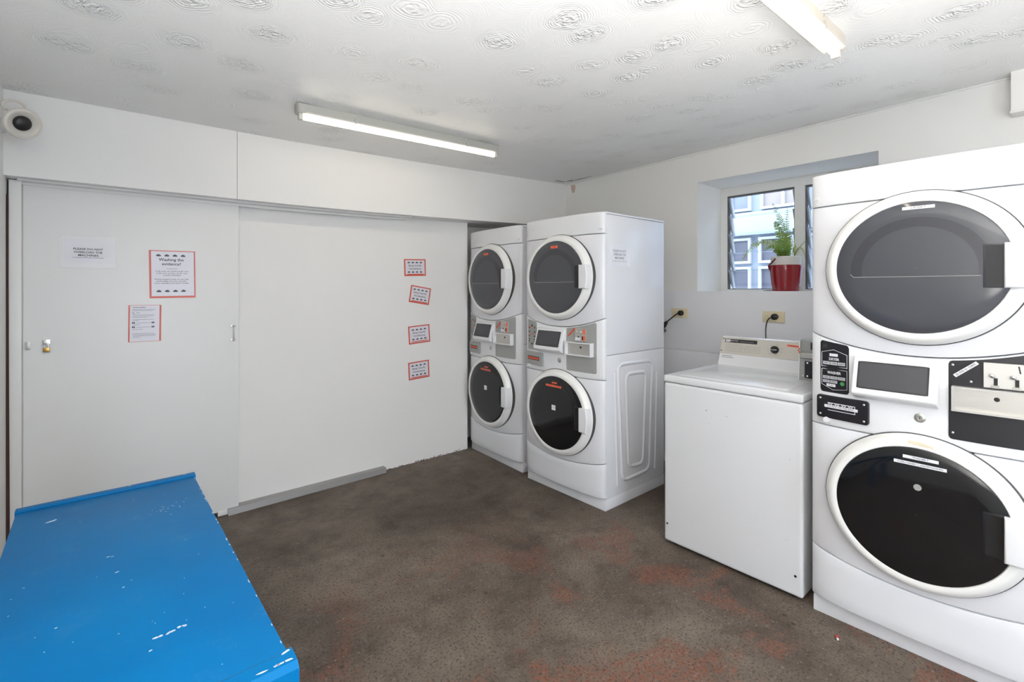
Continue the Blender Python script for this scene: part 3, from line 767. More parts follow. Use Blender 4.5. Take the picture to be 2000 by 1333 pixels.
def machine(name, label, loc, rz, style, num):
    t = empty(name, loc, rz); tag(t, label, 'washing machine', 'stacked washer dryers')
    # plinth
    b = MB(); b.box(0.004, MW-0.0, 0.0, MD, 0.0, 0.074, bev=0.002); b.build('plinth', M_ENAMEL, t)
    # cabinets
    b = MB(); b.box(0.0, MW, 0.012, MD-0.003, 0.0745, 1.0265, bev=0.003)
    for side in (0, 1):
        X = 0.008 if side == 0 else MW-0.008
        def path(pts, closed, r=0.016):
            b.tube([(X, y, z) for y, z in pts], r, 10, closed=closed)
        def rounded(q, rr=0.05):
            out = []; n = len(q)
            for i in range(n):
                p0, p1, p2 = Vector(q[i-1]), Vector(q[i]), Vector(q[(i+1) % n])
                a = p1+(p0-p1).normalized()*rr; c = p1+(p2-p1).normalized()*rr
                for k in range(6):
                    s = k/5; out.append(tuple(a*(1-s)**2+p1*2*s*(1-s)+c*s*s))
            return out
        path(rounded([(0.225, 0.883), (0.463, 0.875), (0.424, 0.225), (0.254, 0.235)]), True)
        path(rounded([(0.135, 0.956), (0.545, 0.950), (0.501, 0.160), (0.184, 0.155)], 0.06), True)
        path([(0.10, 0.915), (0.108, 0.7), (0.118, 0.4), (0.130, 0.135)], False, 0.014)
        path([(0.60, 0.865), (0.597, 0.7), (0.588, 0.4), (0.575, 0.15)], False, 0.014)
    b.build('washer_cabinet', M_ENAMEL, t)
    b = MB(); b.box(0.0, MW, 0.012, MD-0.003, 1.0295, 1.968, bev=0.003)
    b.box(-0.003, MW+0.003, 0.0, MD, 1.9705, 1.983, bev=0.003); b.build('dryer_cabinet', M_ENAMEL, t)
    # fronts
    KS = lambda q: 0.268+0.046*abs(q)**1.8
    DS = lambda q: 1.203+0.072*q*q
    fascia(lambda q: 0.083, KS, 'kick_panel', M_ENAMEL, t)
    fascia(KS, lambda q: 0.865, 'washer_front', M_ENAMEL, t)
    cp = fascia(lambda q: 0.865, DS, 'control_panel', M_ENAMEL2, t)
    fascia(DS, lambda q: 1.838, 'dryer_front', M_ENAMEL, t)
    fascia(lambda q: 1.838, lambda q: 1.984, 'top_fascia', M_ENAMEL2, t)
    machine_door(t, 1.553, style, True, num); machine_door(t, 0.598, style, False, num)
    blk = style == 'black'
    pm = M_BLACKPLATE if blk else M_GREYPLATE
    # programme card
    u0 = 0.042; z0, z1 = 1.014, 1.243
    b = MB(); patch(b, u0, 0.155, z0, lambda u: 1.243-0.018*((u-u0)/0.113), 0.0015, 0, 0.012)
    e = sf(0.0026)
    def line(P, r=0.0009): b.tube([e(*p) for p in P], r, 4, 1)
    if blk:
        line([(u0+0.006, 1.125), (u0+0.006, 1.190), (u0+0.055, 1.203), (u0+0.106, 1.184), (u0+0.106, 1.125)])
        line([(u0+0.006, 1.128), (u0+0.106, 1.128)]); line([(u0+0.006, 1.116), (u0+0.106, 1.116)])
        line([(u0+0.006, 1.116), (u0+0.006, 1.047), (u0+0.052, 1.026), (u0+0.106, 1.034), (u0+0.106, 1.116)])
        quad2(b, u0+0.038, u0+0.071, 1.174, 1.186, e, 1); put_text(b, 'DRYER', 0.016, u0+0.056, 1.161, e, 1, 0.02, maxw=0.040)
        for k in range(3): quad2(b, u0+0.011+0.030*k, u0+0.039+0.030*k, 1.136, 1.150, e, 2); quad2(b, u0+0.011+0.030*k, u0+0.039+0.030*k, 1.073, 1.086, e, 2)
        for k in range(2): quad2(b, u0+0.011+0.030*k, u0+0.039+0.030*k, 1.056, 1.068, e, 2)
        put_text(b, 'WASHER', 0.016, u0+0.056, 1.101, e, 1, 0.02, maxw=0.054)
        e2 = sf(0.0032)
        for txt, uu, zz in (('HOT', 0.025, 1.143), ('WARM', 0.055, 1.143), ('DELICATE', 0.085, 1.143), ('NORMAL', 0.025, 1.0795), ('WARM', 0.055, 1.0795), ('BRIGHT', 0.085, 1.0795), ('COLOURS', 0.025, 1.062), ('DELICATE', 0.055, 1.062)):
            put_text(b, txt, 0.006, u0+uu, zz, e2, 3, 0.02, maxw=0.018)
        quad2(b, u0+0.026, u0+0.062, 1.040, 1.052, e2, 1); put_text(b, 'START', 0.008, u0+0.044, 1.046, sf(0.004), 3, maxw=0.022)
        P = [(u0+0.088+0.0085*math.cos(a), 1.058+0.0085*math.sin(a)) for a in [i*PI/8 for i in range(16)]]
        b.add([e2(*p) for p in P], [tuple(range(16))], 4)
        quad2(b, u0+0.010, u0+0.030, 1.209, 1.226, e, 3)
    else:
        for k, zz in enumerate((1.180, 1.148, 1.115, 1.092, 1.076)):
            quad2(b, u0+0.012, u0+0.098, zz-0.006, zz+0.003, e, 3)
        b.add([e(u0+0.04, 1.190), e(u0+0.072, 1.190), e(u0+0.056, 1.204)], [(0, 1, 2)], 3)
        b.add([e(u0+0.04, 1.062), e(u0+0.056, 1.046), e(u0+0.072, 1.062)], [(0, 1, 2)], 3)
        quad2(b, u0+0.02, u0+0.07, 1.182, 1.187, sf(0.0034), 5); quad2(b, u0+0.03, u0+0.08, 1.128, 1.134, sf(0.0034), 5)
        P = [(u0+0.092+0.008*math.cos(a), 1.182+0.008*math.sin(a)) for a in [i*PI/8 for i in range(16)]]
        b.add([sf(0.004)(*p) for p in P], [tuple(range(16))], 4)
    cd = b.build('programme_card', [pm, M_WHITELAB, M_GREYKEY, M_INK, M_GREEN, M_ORANGE], cp, fixn=False)
    # slot panel below the card
    b = MB()
    P = rrect(0.030, 0.229, 0.900, 1.000, 0.012)
    def slab(p, q, l):
        k = 2*(0.13)/MW-1
        pl = bul(0.03)+(bul(0.229)-bul(0.03))*(p-0.03)/0.199
        return (p, -(pl+l), q)
    b.prism(P, slab, -0.01, 0.016, 0, bev=0.003)
    b.build('slot_panel', [pm if blk else M_GREYPLATE], cp)
    sp = bpy.context
    b = MB(); fs = lambda l: (lambda p, q: slab(p, q, l))
    if blk:
        b.prism(rrect(0.062, 0.190, 0.948, 0.960, 0.002, 2), slab, 0.0162, 0.0175, 0)
        quad2(b, 0.075, 0.178, 0.968, 0.9705, fs(0.0168), 0); quad2(b, 0.075, 0.178, 0.936, 0.9385, fs(0.0168), 0)
        quad2(b, 0.178, 0.1805, 0.936, 0.9705, fs(0.0168), 0)
        for k in range(4): put_text(b, 'W', 0.012, 0.085+0.026*k, 0.9645, fs(0.0166), 0, 0.02, sx=1.7)
        put_text(b, 'DO NOT USE THIS SLOT', 0.008, 0.125, 0.954, fs(0.0179), 1, 0.01, maxw=0.10)
    else:
        quad2(b, 0.055, 0.195, 0.938, 0.966, fs(0.0166), 1); b.prism(rrect(0.062, 0.188, 0.944, 0.960, 0.002, 2), slab, 0.0166, 0.0176, 0)
        put_text(b, 'DO NOT USE', 0.010, 0.125, 0.952, fs(0.018), 1, 0.01, maxw=0.09)
    b.build('slot_sticker', [M_WHITELAB if blk else M_ORANGE, M_INK], cp, fixn=False)
    for (uu, zz) in ((0.045, 0.985), (0.045, 0.915), (0.212, 0.985), (0.212, 0.915)):
        b = MB(); q = slab(uu, zz, 0.016); b.revolve([(0.0045, 0), (0.0045, 0.001), (0.003, 0.0022), (0.0003, 0.0026)], q, (0, -1, 0), 12); b.build('screw', M_STEEL, cp)
    b = MB(); b.cyl((0.07, -0.02, 0.895), (0.07, -0.052, 0.892), 0.012, 16); b.build('card_slot_boss', M_ENAMEL2, cp)
    # display hood and screen
    b = MB(); prof = [(0.035, 1.190), (0.060, 1.184), (0.066, 1.176), (0.104, 1.050), (0.106, 1.038), (0.098, 1.028), (0.050, 1.008), (0.035, 1.008)]
    b.prism(prof, lambda p, q, l: (l, -p, q), 0.176, 0.450, 0, bev=0.0)
    bm = bmesh.new()
    o = b.build('display_hood', M_ENAMEL2, cp)
    bm.from_mesh(o.data); bmesh.ops.bevel(bm, geom=[e_ for e_ in bm.edges], offset=0.005, segments=3, profile=0.6, affect='EDGES'); bm.to_mesh(o.data); bm.free()
    for p in o.data.polygons: p.use_smooth = True
    o.data.set_sharp_from_angle(angle=math.radians(50))
    dp, dz = (0.104-0.066), (1.050-1.176)
    def tilt(u, s, off):
        nrm = math.hypot(dp, dz)
        return (u, -(0.066+dp*s+off*(-dz)/nrm), 1.176+dz*s+off*dp/nrm)
    b = MB(); P = rrect(0.194, 0.424, 0.06, 0.92, 0.02, 3)
    b.prism(P, lambda p, q, l: tilt(p, q, l), 0.0, 0.0014, 0)
    P2 = [(0.199, 0.10), (0.418, 0.10), (0.418, 0.88), (0.199, 0.88)]
    b.add([tilt(p, q, 0.0018) for p, q in P2], [(0, 1, 2, 3)], 1)
    b.build('screen', [M_DARK, M_SCREEN], cp)
    # key lock
    b = MB(); ul = 0.392; y0 = -bul(ul)
    b.revolve([(0.018, -0.002), (0.018, 0.0012), (0.012, 0.002), (0.010, 0.004), (0.007, 0.004), (0.0065, 0.0025), (0.0003, 0.0025)], (ul, y0, 0.965), (0, -1, 0), 28, 0)
    b.box(ul-0.001, ul+0.001, y0-0.0038, y0-0.002, 0.961, 0.969, 1); b.build('key_lock', [M_STEEL, M_DARK], cp)
    # coin unit
    cu0, cu1 = (0.476, 0.728) if blk else (0.462, 0.712)
    topf = lambda u: min(1.245, DS(2*u/MW-1)-0.008)
    b = MB(); patch(b, cu0, cu1, 0.905, topf, 0.002, 0, 0.012, 14); cn = b.build('coin_plate', pm, t)
    for (uu, zz) in ((cu0+0.012, 1.185), (cu0+0.012, 0.930), (cu1-0.012, 1.22), (cu1-0.012, 0.925), (cu0+0.062, 1.128)):
        b = MB(); b.revolve([(0.004, 0), (0.004, 0.001), (0.0025, 0.002), (0.0003, 0.0024)], sf(0.002)(uu, zz), (0, -1, 0), 12); b.build('screw', M_STEEL, cn)
    # coin mechanism
    a0, a1 = (cu0+0.096, cu0+0.246) if blk else (cu0+0.085, cu0+0.180)
    pl = bul((a0+a1)/2)+0.004
    pb = (bul(a1)-bul(a0))/(a1-a0)
    def cf(p, q, l): return (p, -(bul(a0)+pb*(p-a0)+0.004+l), q)
    b = MB(); b.prism([(a0, 1.114), (a1, 1.114), (a1, 1.204), (a0, 1.204)], cf, -0.004, 0.006, 0)
    for kk, uu in enumerate((a0+0.022, a0+0.075) if blk else (a0+0.020, a0+0.055)):
        q = Vector(cf(uu, 1.158 if blk else 1.18, 0.006))
        b.sphere(q+Vector((0, -0.005, 0)), 0.0085 if blk else 0.006, 14, 1)
        b.box(uu+0.004, uu+0.014, -(-cf(uu, 0, 0)[1]+0.0068), -(-cf(uu, 0, 0)[1]+0.004), 1.124, 1.150, 2)
        b.box(uu-0.002, uu+0.018, -(-cf(uu, 0, 0)[1]+0.010), -(-cf(uu, 0, 0)[1]+0.004), 1.114, 1.124, 3)
    if blk:
        b.prism([(a0+0.090, 1.172), (a0+0.094, 1.172), (a0+0.090, 1.198), (a0+0.086, 1.198)], cf, 0.006, 0.0068, 2)
        b.prism([(a0+0.100, 1.165), (a0+0.125, 1.165), (a0+0.125, 1.196), (a0+0.100, 1.196)], cf, 0.006, 0.0064, 4)
        b.prism([(a0+0.100, 1.118), (a0+0.125, 1.118), (a0+0.125, 1.155), (a0+0.100, 1.155)], cf, 0.006, 0.0064, 4)
        put_text(b, 'COINS', 0.010, a0+0.112, 1.181, lambda p, q: cf(p, q, 0.0067), 2, 0.01, rot=PI/2, maxw=0.026)
        put_text(b, 'INSERT', 0.010, a0+0.112, 1.136, lambda p, q: cf(p, q, 0.0067), 2, 0.01, rot=PI/2, maxw=0.03)
    else:
        b.prism([(a0+0.068, 1.118), (a0+0.084, 1.118), (a0+0.084, 1.152), (a0+0.068, 1.152)], cf, 0.006, 0.0064, 5)
        b.prism([(a0+0.068, 1.160), (a0+0.084, 1.160), (a0+0.084, 1.198), (a0+0.068, 1.198)], cf, 0.006, 0.0064, 5)
        b.prism([(a0+0.004, 1.12), (a0+0.045, 1.12), (a0+0.045, 1.14), (a0+0.004, 1.14)], cf, 0.006, 0.009, 4)
    b.build('coin_mechanism', [M_STEEL_S if blk else M_STEEL, M_CHROME, M_DARK, M_STEEL, M_WHITELAB, M_ORANGE], cn)
    # coin tray: framed recess
    t0, t1 = (cu0+0.011, cu1-0.02); ta, tb = 1.016, 1.108
    sag = max(bul(t0+(t1-t0)*i/20)-(bul(t0)+(bul(t1)-bul(t0))*i/20) for i in range(21))
    pf = lambda p: bul(t0)+(bul(t1)-bul(t0))*(p-t0)/(t1-t0)+sag
    def tf(p, q, l): return (p, -(max(pf(p), 0)+l), q)
    tray_in = M_STEEL
    b = MB()
    th = 0.007
    inner = -0.012 if blk else -0.03
    for (x0_, x1_, zz0, zz1) in ((t0, t1, ta, ta+th), (t0, t1, tb-th, tb), (t0, t0+th, ta+th, tb-th), (t1-th, t1, ta+th, tb-th)):
        b.prism([(x0_, zz0), (x1_, zz0), (x1_, zz1), (x0_, zz1)], tf, -sag, 0.024 if blk else 0.030, 0)
    b.prism([(t0+th, ta+th), (t1-th, ta+th), (t1-th, tb-th), (t0+th, tb-th)], tf, 0.0, 0.0035, 1)
    tm_ = (t0+t1)/2+0.008
    q = tf(tm_, 1.073, 0.0036); b.revolve([(0.008, 0), (0.008, 0.001), (0.005, 0.002), (0.0045, 0.001), (0.0003, 0.001)], q, (0, -1, 0), 20, 2)
    b.build('coin_tray', [M_STEEL_S if blk else M_ENAMEL2, tray_in, M_DARK], cn)
    # diagonal sticker
    b = MB(); cx, cz2 = cu0+0.048, 1.172; an = math.radians(42)
    L2, H2 = 0.042, 0.0062
    c_, s_ = math.cos(an), math.sin(an)
    P = [(cx+x*c_-z*s_, cz2+x*s_+z*c_) for x, z in ((-L2, -H2), (L2, -H2), (L2, H2), (-L2, H2))]
    b.prism(P, lambda p, q, l: sf(0.0028+l)(p, q), 0.0, 0.0008, 0)
    put_text(b, '$2 AND $1 COINS', 0.010, cx, cz2, sf(0.0042), 1, 0.01, rot=an, maxw=0.070)
    b.build('sticker', [M_WHITELAB if blk else M_ORANGE, M_INK], cn, fixn=False)
    # little moulded catches at the top corners of the front
    for uu in (0.022, MW-0.022):
        b = MB(); b.prism([(uu-0.013, 1.868), (uu+0.013, 1.872), (uu+0.010, 1.882), (uu-0.004, 1.884)], lambda p, q, l: (p, -(bul(p)+l), q), -0.002, 0.004, 0, bev=0.001)
        b.sphere((uu+0.006, -bul(uu)-0.001, 1.864), 0.0022, 8, 1); b.build('corner_catch', [M_ENAMEL2, M_DARK], t)
    return t
mA = machine('stacked_washer_dryer', 'farthest white stacked washer dryer, half inside the alcove by the wall panel', (2.640, 3.640, 0), math.radians(-93.65), 'grey', '9')
mB = machine('stacked_washer_dryer', 'white stacked washer dryer with a notice on its side, left of the top loader', (2.555, 2.783, 0), math.radians(-90), 'grey', '8')
mC = machine('stacked_washer_dryer', 'large nearest white stacked washer dryer with black control plates, right edge', (2.503, 0.789, 0), math.radians(-90), 'black', '7')
# A4 notice taped to the side of the middle stack
b = MB(); b.box(2.600, 2.826, 2.0218, 2.0228, 1.624, 1.764, 0)
f_ = lambda p, q: (p, 2.0212, q)
for k, (s, ww) in enumerate((('PLEASE DO NOT', 0.145), ('OVERLOAD THE', 0.135), ('MACHINES', 0.10))): put_text(b, s, 0.021, 2.706, 1.728-0.024*k, f_, 1, 0.01, maxw=ww)
put_text(b, 'overloaded machines will not wash properly', 0.008, 2.706, 1.660, f_, 1, 0.01, maxw=0.16)
tag(b.build('notice', [M_WHITELAB, M_GREYINK], None, fixn=False), 'white PLEASE DO NOT OVERLOAD notice stuck on the side of a stacked machine', 'notice')

# ------------------------------------------------------------------ top-loading washer
ws = empty('top_loading_washer', (2.503, 1.192, 0)); tag(ws, 'white top loading coin washer under the window, between two stacked machines', 'washing machine')
Y0w, Y1w, X0w, X1w = 0.829, 1.556, 2.503, 3.21
b = MB(); b.box(X0w, X1w, Y0w, Y1w, 0.018, 0.932, bev=0.016, seg=4); W(b.build('cabinet', M_LID), ws)
b = MB()
for (x, y) in ((X0w+0.05, Y0w+0.05), (X0w+0.05, Y1w-0.05), (X1w-0.05, Y0w+0.05), (X1w-0.05, Y1w-0.05)): 
    b2 = MB(); b2.cyl((x, y, 0), (x, y, 0.03), 0.018, 14); W(b2.build('foot', M_DARK), ws)
b = MB(); b.box(X0w-0.004, X1w, Y0w-0.002, Y1w+0.002, 0.9345, 0.975, bev=0.012, seg=4); top = W(b.build('top_panel', M_LID), ws)
b = MB(); b.box(X0w+0.055, 3.02, Y0w+0.085, Y1w-0.07, 0.970, 0.9785, bev=0.003); W(b.build('lid', M_LID), ws)
for (y, z) in ((1.535, 0.119), (0.861, 0.115)):
    b = MB(); b.revolve([(0.006, 0), (0.006, 0.0012), (0.0003, 0.0014)], (X0w+0.0002, y, z), (-1, 0, 0), 14); W(b.build('screw', M_DARK), ws)
b = MB()
for (y, z, r) in ((1.300, 0.815, 0.003), (1.190, 0.803, 0.002), (1.285, 0.748, 0.0015), (0.885, 0.660, 0.0015), (0.90, 0.27, 0.0015)):
    b.prism([(y-r*2, z), (y, z-r), (y+r*1.6, z+r*0.4), (y+0.2*r, z+r)], lambda p, q, l: (X0w-l, p, q), 0.0, 0.0004)
W(b.build('paint_chips', M_GREYINK), ws)
# console
b = MB(); prof = [(3.115, 0.972), (3.150, 1.050), (3.185, 1.150), (3.205, 1.158), (3.235, 1.150), (3.24, 0.972)]
b.prism(prof, lambda p, q, l: (p, l, q), 0.845, 1.540, 0); W(b.build('console', M_LID), ws)
def cs(y, z, off=0.0):
    k = (3.185-3.150)/(1.150-1.050); x = 3.150+k*(z-1.050); nn = math.hypot(1, k)
    return (x-off/nn, y, z+off*k/nn)
b = MB(); b.prism([(1.540, 1.046), (0.845, 1.046), (0.845, 1.150), (1.540, 1.150)], lambda p, q, l: cs(p, q, l), 0.0, 0.003, 0); cpl = W(b.build('control_plate', M_CONSOLE), ws)
b = MB(); b.prism([(1.517, 1.118), (1.312, 1.118), (1.312, 1.140), (1.517, 1.140)], lambda p, q, l: cs(p, q, l), 0.003, 0.0042, 0)
g = lambda y, z: cs(y, z, 0.0048)
def flip(fn): return lambda p, q: fn(-p, q)
quad2(b, -1.512, -1.482, 1.1215, 1.1365, flip(g), 1); put_text(b, 'MAYTAG', 0.008, -1.497, 1.129, flip(lambda y, z: cs(y, z, 0.0053)), 0, 0.02, maxw=0.022)
put_text(b, 'MAYTAG', 0.013, -1.455, 1.1295, flip(g), 2, 0.02, maxw=0.046); put_text(b, 'commercial washer', 0.008, -1.375, 1.127, flip(g), 2, 0.0, maxw=0.085)
for k in range(5): quad2(b, -1.51, -1.40+0.012*(k % 3), 1.103-0.010*k, 1.1045-0.010*k, flip(lambda y, z: cs(y, z, 0.0034)), 3); quad2(b, -1.385, -1.285, 1.100-0.009*k, 1.1012-0.009*k, flip(lambda y, z: cs(y, z, 0.0034)), 3)
W(b.build('nameplate', [M_DARK, M_WHITELAB, M_GREYKEY, M_GREYINK], None, fixn=False), ws)
nrm = Vector(cs(1, 1.1, 1))-Vector(cs(1, 1.1, 0))
b = MB(); b.revolve([(0.024, 0), (0.024, 0.004), (0.020, 0.018), (0.018, 0.020), (0.0003, 0.020)], cs(1.203, 1.095, 0.003), nrm, 28, 0)
q0 = Vector(cs(1.203, 1.095, 0.024)); b.box(q0.x-0.001, q0.x+0.004, 1.185, 1.224, 1.0975, 1.1000, 1); W(b.build('knob', [M_DARK, M_WHITELAB]), ws)
b = MB()
for k in range(7):
    a = PI*(0.1+0.3*k); quad2(b, -1.203+0.040*math.cos(a)-0.007, -1.203+0.040*math.cos(a)+0.007, 1.095+0.032*math.sin(a)-0.0008, 1.095+0.032*math.sin(a)+0.0008, flip(lambda y, z: cs(y, z, 0.0034)), 0)
W(b.build('dial_markings', M_GREYINK, None, fixn=False), ws)
b = MB(); b.prism([(1.138, 1.122), (1.068, 1.119), (1.068, 1.130), (1.138, 1.134)], lambda p, q, l: cs(p, q, l), 0.003, 0.0036, 0)
put_text(b, 'WASHER 6', 0.008, -1.103, 1.1265, flip(lambda y, z: cs(y, z, 0.004)), 1, 0.01, maxw=0.045); W(b.build('sticker', [M_ORANGE, M_INK], None, fixn=False), ws)
b = MB()
for k in range(2): quad2(b, -1.525, -1.455+0.01*k, 1.032-0.010*k, 1.035-0.010*k, flip(lambda y, z: (3.115+0.035*(z-0.972)/0.078-0.001, y, z)), 0)
W(b.build('small_print', M_GREYINK, None, fixn=False), ws)
for (y, z) in ((1.528, 1.140), (1.533, 1.064)):
    b = MB(); b.revolve([(0.004, 0), (0.003, 0.002), (0.0003, 0.002)], cs(y, z, 0.003), nrm, 12); W(b.build('screw', M_DARK), ws)
# coin box
b = MB(); b.box(2.900, 3.20, 0.845, 0.982, 0.976, 1.096, 0, bev=0.002); b.box(2.908, 3.20, 0.845, 0.976, 1.096, 1.192, 0, bev=0.003)
b.add([(2.899, 0.984, 0.976), (2.899, 0.979, 0.976), (2.899, 0.973, 1.196), (2.899, 0.978, 1.196), (3.0, 0.984, 0.976), (3.0, 0.979, 0.976), (3.0, 0.973, 1.196), (3.0, 0.978, 1.196)],
      [(0,1,2,3),(7,6,5,4),(0,3,7,4),(1,5,6,2),(3,2,6,7),(0,4,5,1)], 1)
cb = W(b.build('coin_box', [M_GREYPLATE, M_ENAMEL2]), ws)
b = MB(); b.box(2.893, 2.901, 0.850, 0.950, 0.992, 1.082, bev=0.002); W(b.build('coin_drawer', M_BLACKPLATE), ws)
for (y, z) in ((0.936, 1.074), (0.936, 1.004), (0.956, 1.005)):
    b = MB(); b.revolve([(0.006, 0), (0.005, 0.004), (0.0003, 0.005)], (2.893, y, z), (-1, 0, 0), 14); W(b.build('screw', M_CHROME), ws)
b = MB(); b.box(2.880, 2.909, 0.848, 0.968, 1.100, 1.128, bev=0.004); W(b.build('coin_slide', M_STEEL), ws)
b = MB(); b.box(2.905, 2.909, 0.850, 0.925, 1.145, 1.182); W(b.build('coin_window', M_DARK), ws)
b = MB(); b.tube([(2.898, 0.976, 1.150), (2.895, 0.981, 1.138), (2.890, 0.974, 1.128), (2.895, 0.968, 1.120)], 0.003, 6); W(b.build('red_tag', M_REDB), ws)

# ------------------------------------------------------------------ sockets, plugs and cords
def outlet(yc, zc_, w2, h2, label):
    t = empty('power_outlet', (XR-0.008, yc, zc_)); tag(t, label, 'power outlet', 'power outlets on the lining board')
    b = MB(); b.box(XR-0.019, XR-0.0085, yc-w2, yc+w2, zc_-h2, zc_+h2, bev=0.003); W(b.build('face_plate', M_CREAM), t)
    b = MB(); b.box(XR-0.023, XR-0.018, yc+w2*0.55, yc+w2*0.75, zc_-h2*0.3, zc_+h2*0.35, bev=0.0015); W(b.build('switch', M_CREAM), t)
outlet(2.148, 1.270, 0.0745, 0.040, 'cream power outlet beside the middle stacked machine')
outlet(1.411, 1.270, 0.0745, 0.040, 'cream power outlet below the fern, above the top loading washer')
def plug(yc, zc_, pts, label, extra=None):
    t = empty('power_plug', (XR-0.02, yc, zc_)); tag(t, label, 'power plug', 'black power plugs')
    b = MB(); b.revolve([(0.0225, 0.0), (0.0225, 0.018), (0.020, 0.026), (0.012, 0.031), (0.0003, 0.032)], (XR-0.019, yc, zc_), (-1, 0, 0), 26); W(b.build('plug_head', M_DARK), t)
    b = MB(); b.tube(pts, 0.0045, 10); W(b.build('cord', M_DARK), t)
    if extra: extra(t)
def ex1(t):
    b = MB(); b.tube([(3.640, 2.235, 1.195), (3.635, 2.262, 1.165), (3.63, 2.285, 1.14)], 0.022, 12, rad=[0.010, 0.022, 0.020]); W(b.build('cord_connector', M_DARK), t)
    b = MB(); b.tube([(3.655, 2.262, 1.125), (3.65, 2.285, 1.110)], 0.016, 12); W(b.build('adapter', M_GREYINK), t)
def spl(P, n=8):
    out = []
    P = [Vector(p) for p in P]; Q = [P[0]]+P+[P[-1]]
    for i in range(1, len(Q)-2):
        for k in range(n):
            s = k/n; a, b_, c, d = Q[i-1], Q[i], Q[i+1], Q[i+2]
            out.append(0.5*((2*b_)+(c-a)*s+(2*a-5*b_+4*c-d)*s*s+(3*b_-a-3*c+d)*s**3))
    out.append(P[-1]); return out
plug(2.128, 1.272, spl([(3.668, 2.128, 1.272), (3.66, 2.16, 1.262), (3.65, 2.20, 1.228), (3.64, 2.235, 1.195), (3.63, 2.29, 1.13), (3.60, 2.34, 1.0)]), 'black plug with cord running behind the middle stacked machine', ex1)
plug(1.398, 1.272, spl([(3.668, 1.398, 1.272), (3.64, 1.42, 1.262), (3.62, 1.430, 1.235), (3.55, 1.41, 1.19), (3.40, 1.35, 1.145), (3.32, 1.32, 1.08)]), 'black plug with cord hanging down behind the top loading washer')

# ------------------------------------------------------------------ potted fern
PX, PY, PZ = 3.87, 1.396, 1.4552
pf_ = empty('potted_fern', (PX, PY, PZ)); tag(pf_, 'green fern in a glossy dark red pot on the window sill', 'potted plant')
b = MB(); b.revolve([(0.001, 0), (0.086, 0), (0.090, 0.004), (0.097, 0.07), (0.104, 0.15), (0.107, 0.178), (0.106, 0.190), (0.101, 0.192), (0.099, 0.185), (0.09, 0.05)], (PX, PY, PZ), (0, 0, 1), 48)
W(b.build('pot', M_RED), pf_)
b = MB(); b.revolve([(0.095, 0.10), (0.0985, 0.19), (0.100, 0.252), (0.097, 0.254), (0.095, 0.25), (0.092, 0.20)], (PX, PY, PZ), (0, 0, 1), 48); W(b.build('pot_liner', M_POTW), pf_)
b = MB(); b.revolve([(0.094, 0.236), (0.06, 0.243), (0.0005, 0.246)], (PX, PY, PZ), (0, 0, 1), 24); W(b.build('soil', M_SOIL), pf_)
b = MB(); b.tube(spl([(PX-0.055, PY+0.088, PZ+0.150), (PX-0.070, PY+0.092, PZ+0.185), (PX-0.085, PY+0.070, PZ+0.205), (PX-0.094, PY+0.035, PZ+0.238)]), 0.006, 8); W(b.build('pot_handle', M_HOOK), pf_)
b = MB(); b.revolve([(0.001, 0.0), (0.02, 0.001), (0.034, 0.004), (0.03, 0.007), (0.001, 0.006)], (PX-0.03, PY+0.115, PZ), (0, 0, 1), 14, ex=1.4); W(b.build('dead_leaf', M_DARK), pf_)
def frond(P, width, m, n=30, seed=0, droop=0.3):
    rnd = random.Random(seed)
    S = spl(P, max(3, n//(len(P)-1))); b = MB()
    b.tube(S, 0.0022, 5, 1, rad=[0.0024*(1-0.7*i/len(S)) for i in range(len(S))])
    m_ = len(S); side0 = Vector((0.25, -0.97, 0)).normalized()
    for i in range(2, m_):
        s = i/(m_-1); wd = width*min(1, 0.35+2.6*s)*(1-s**2.2*0.80)
        t = (S[min(i+1, m_-1)]-S[max(0, i-1)]).normalized()
        sd = (side0-t*side0.dot(t)).normalized()
        for sg in (-1, 1):
            if rnd.random() < 0.05: continue
            d = (sd*sg+t*0.35+Vector((rnd.uniform(-.25, .25), rnd.uniform(-.1, .1), rnd.uniform(-.15, .25)))).normalized()
            L = wd*rnd.uniform(0.8, 1.1); wv = t.cross(d).cross(d).normalized()*L*0.15
            up = t.cross(d).normalized()*L*0.05
            p = S[i]
            b.add([p-wv*0.5, p+d*L*0.35-wv+up, p+d*L*0.8-wv*0.8, p+d*L+Vector((0, 0, -L*0.12)), p+d*L*0.8+wv*0.6, p+d*L*0.35+wv+up, p+wv*0.5], [(0, 1, 2, 3, 4, 5, 6)], 0)
    return b.build('frond', [m, M_STEM], None, fixn=False)
def Fp(y, z, x=0.0): return (PX+x, PY+y, PZ+z)
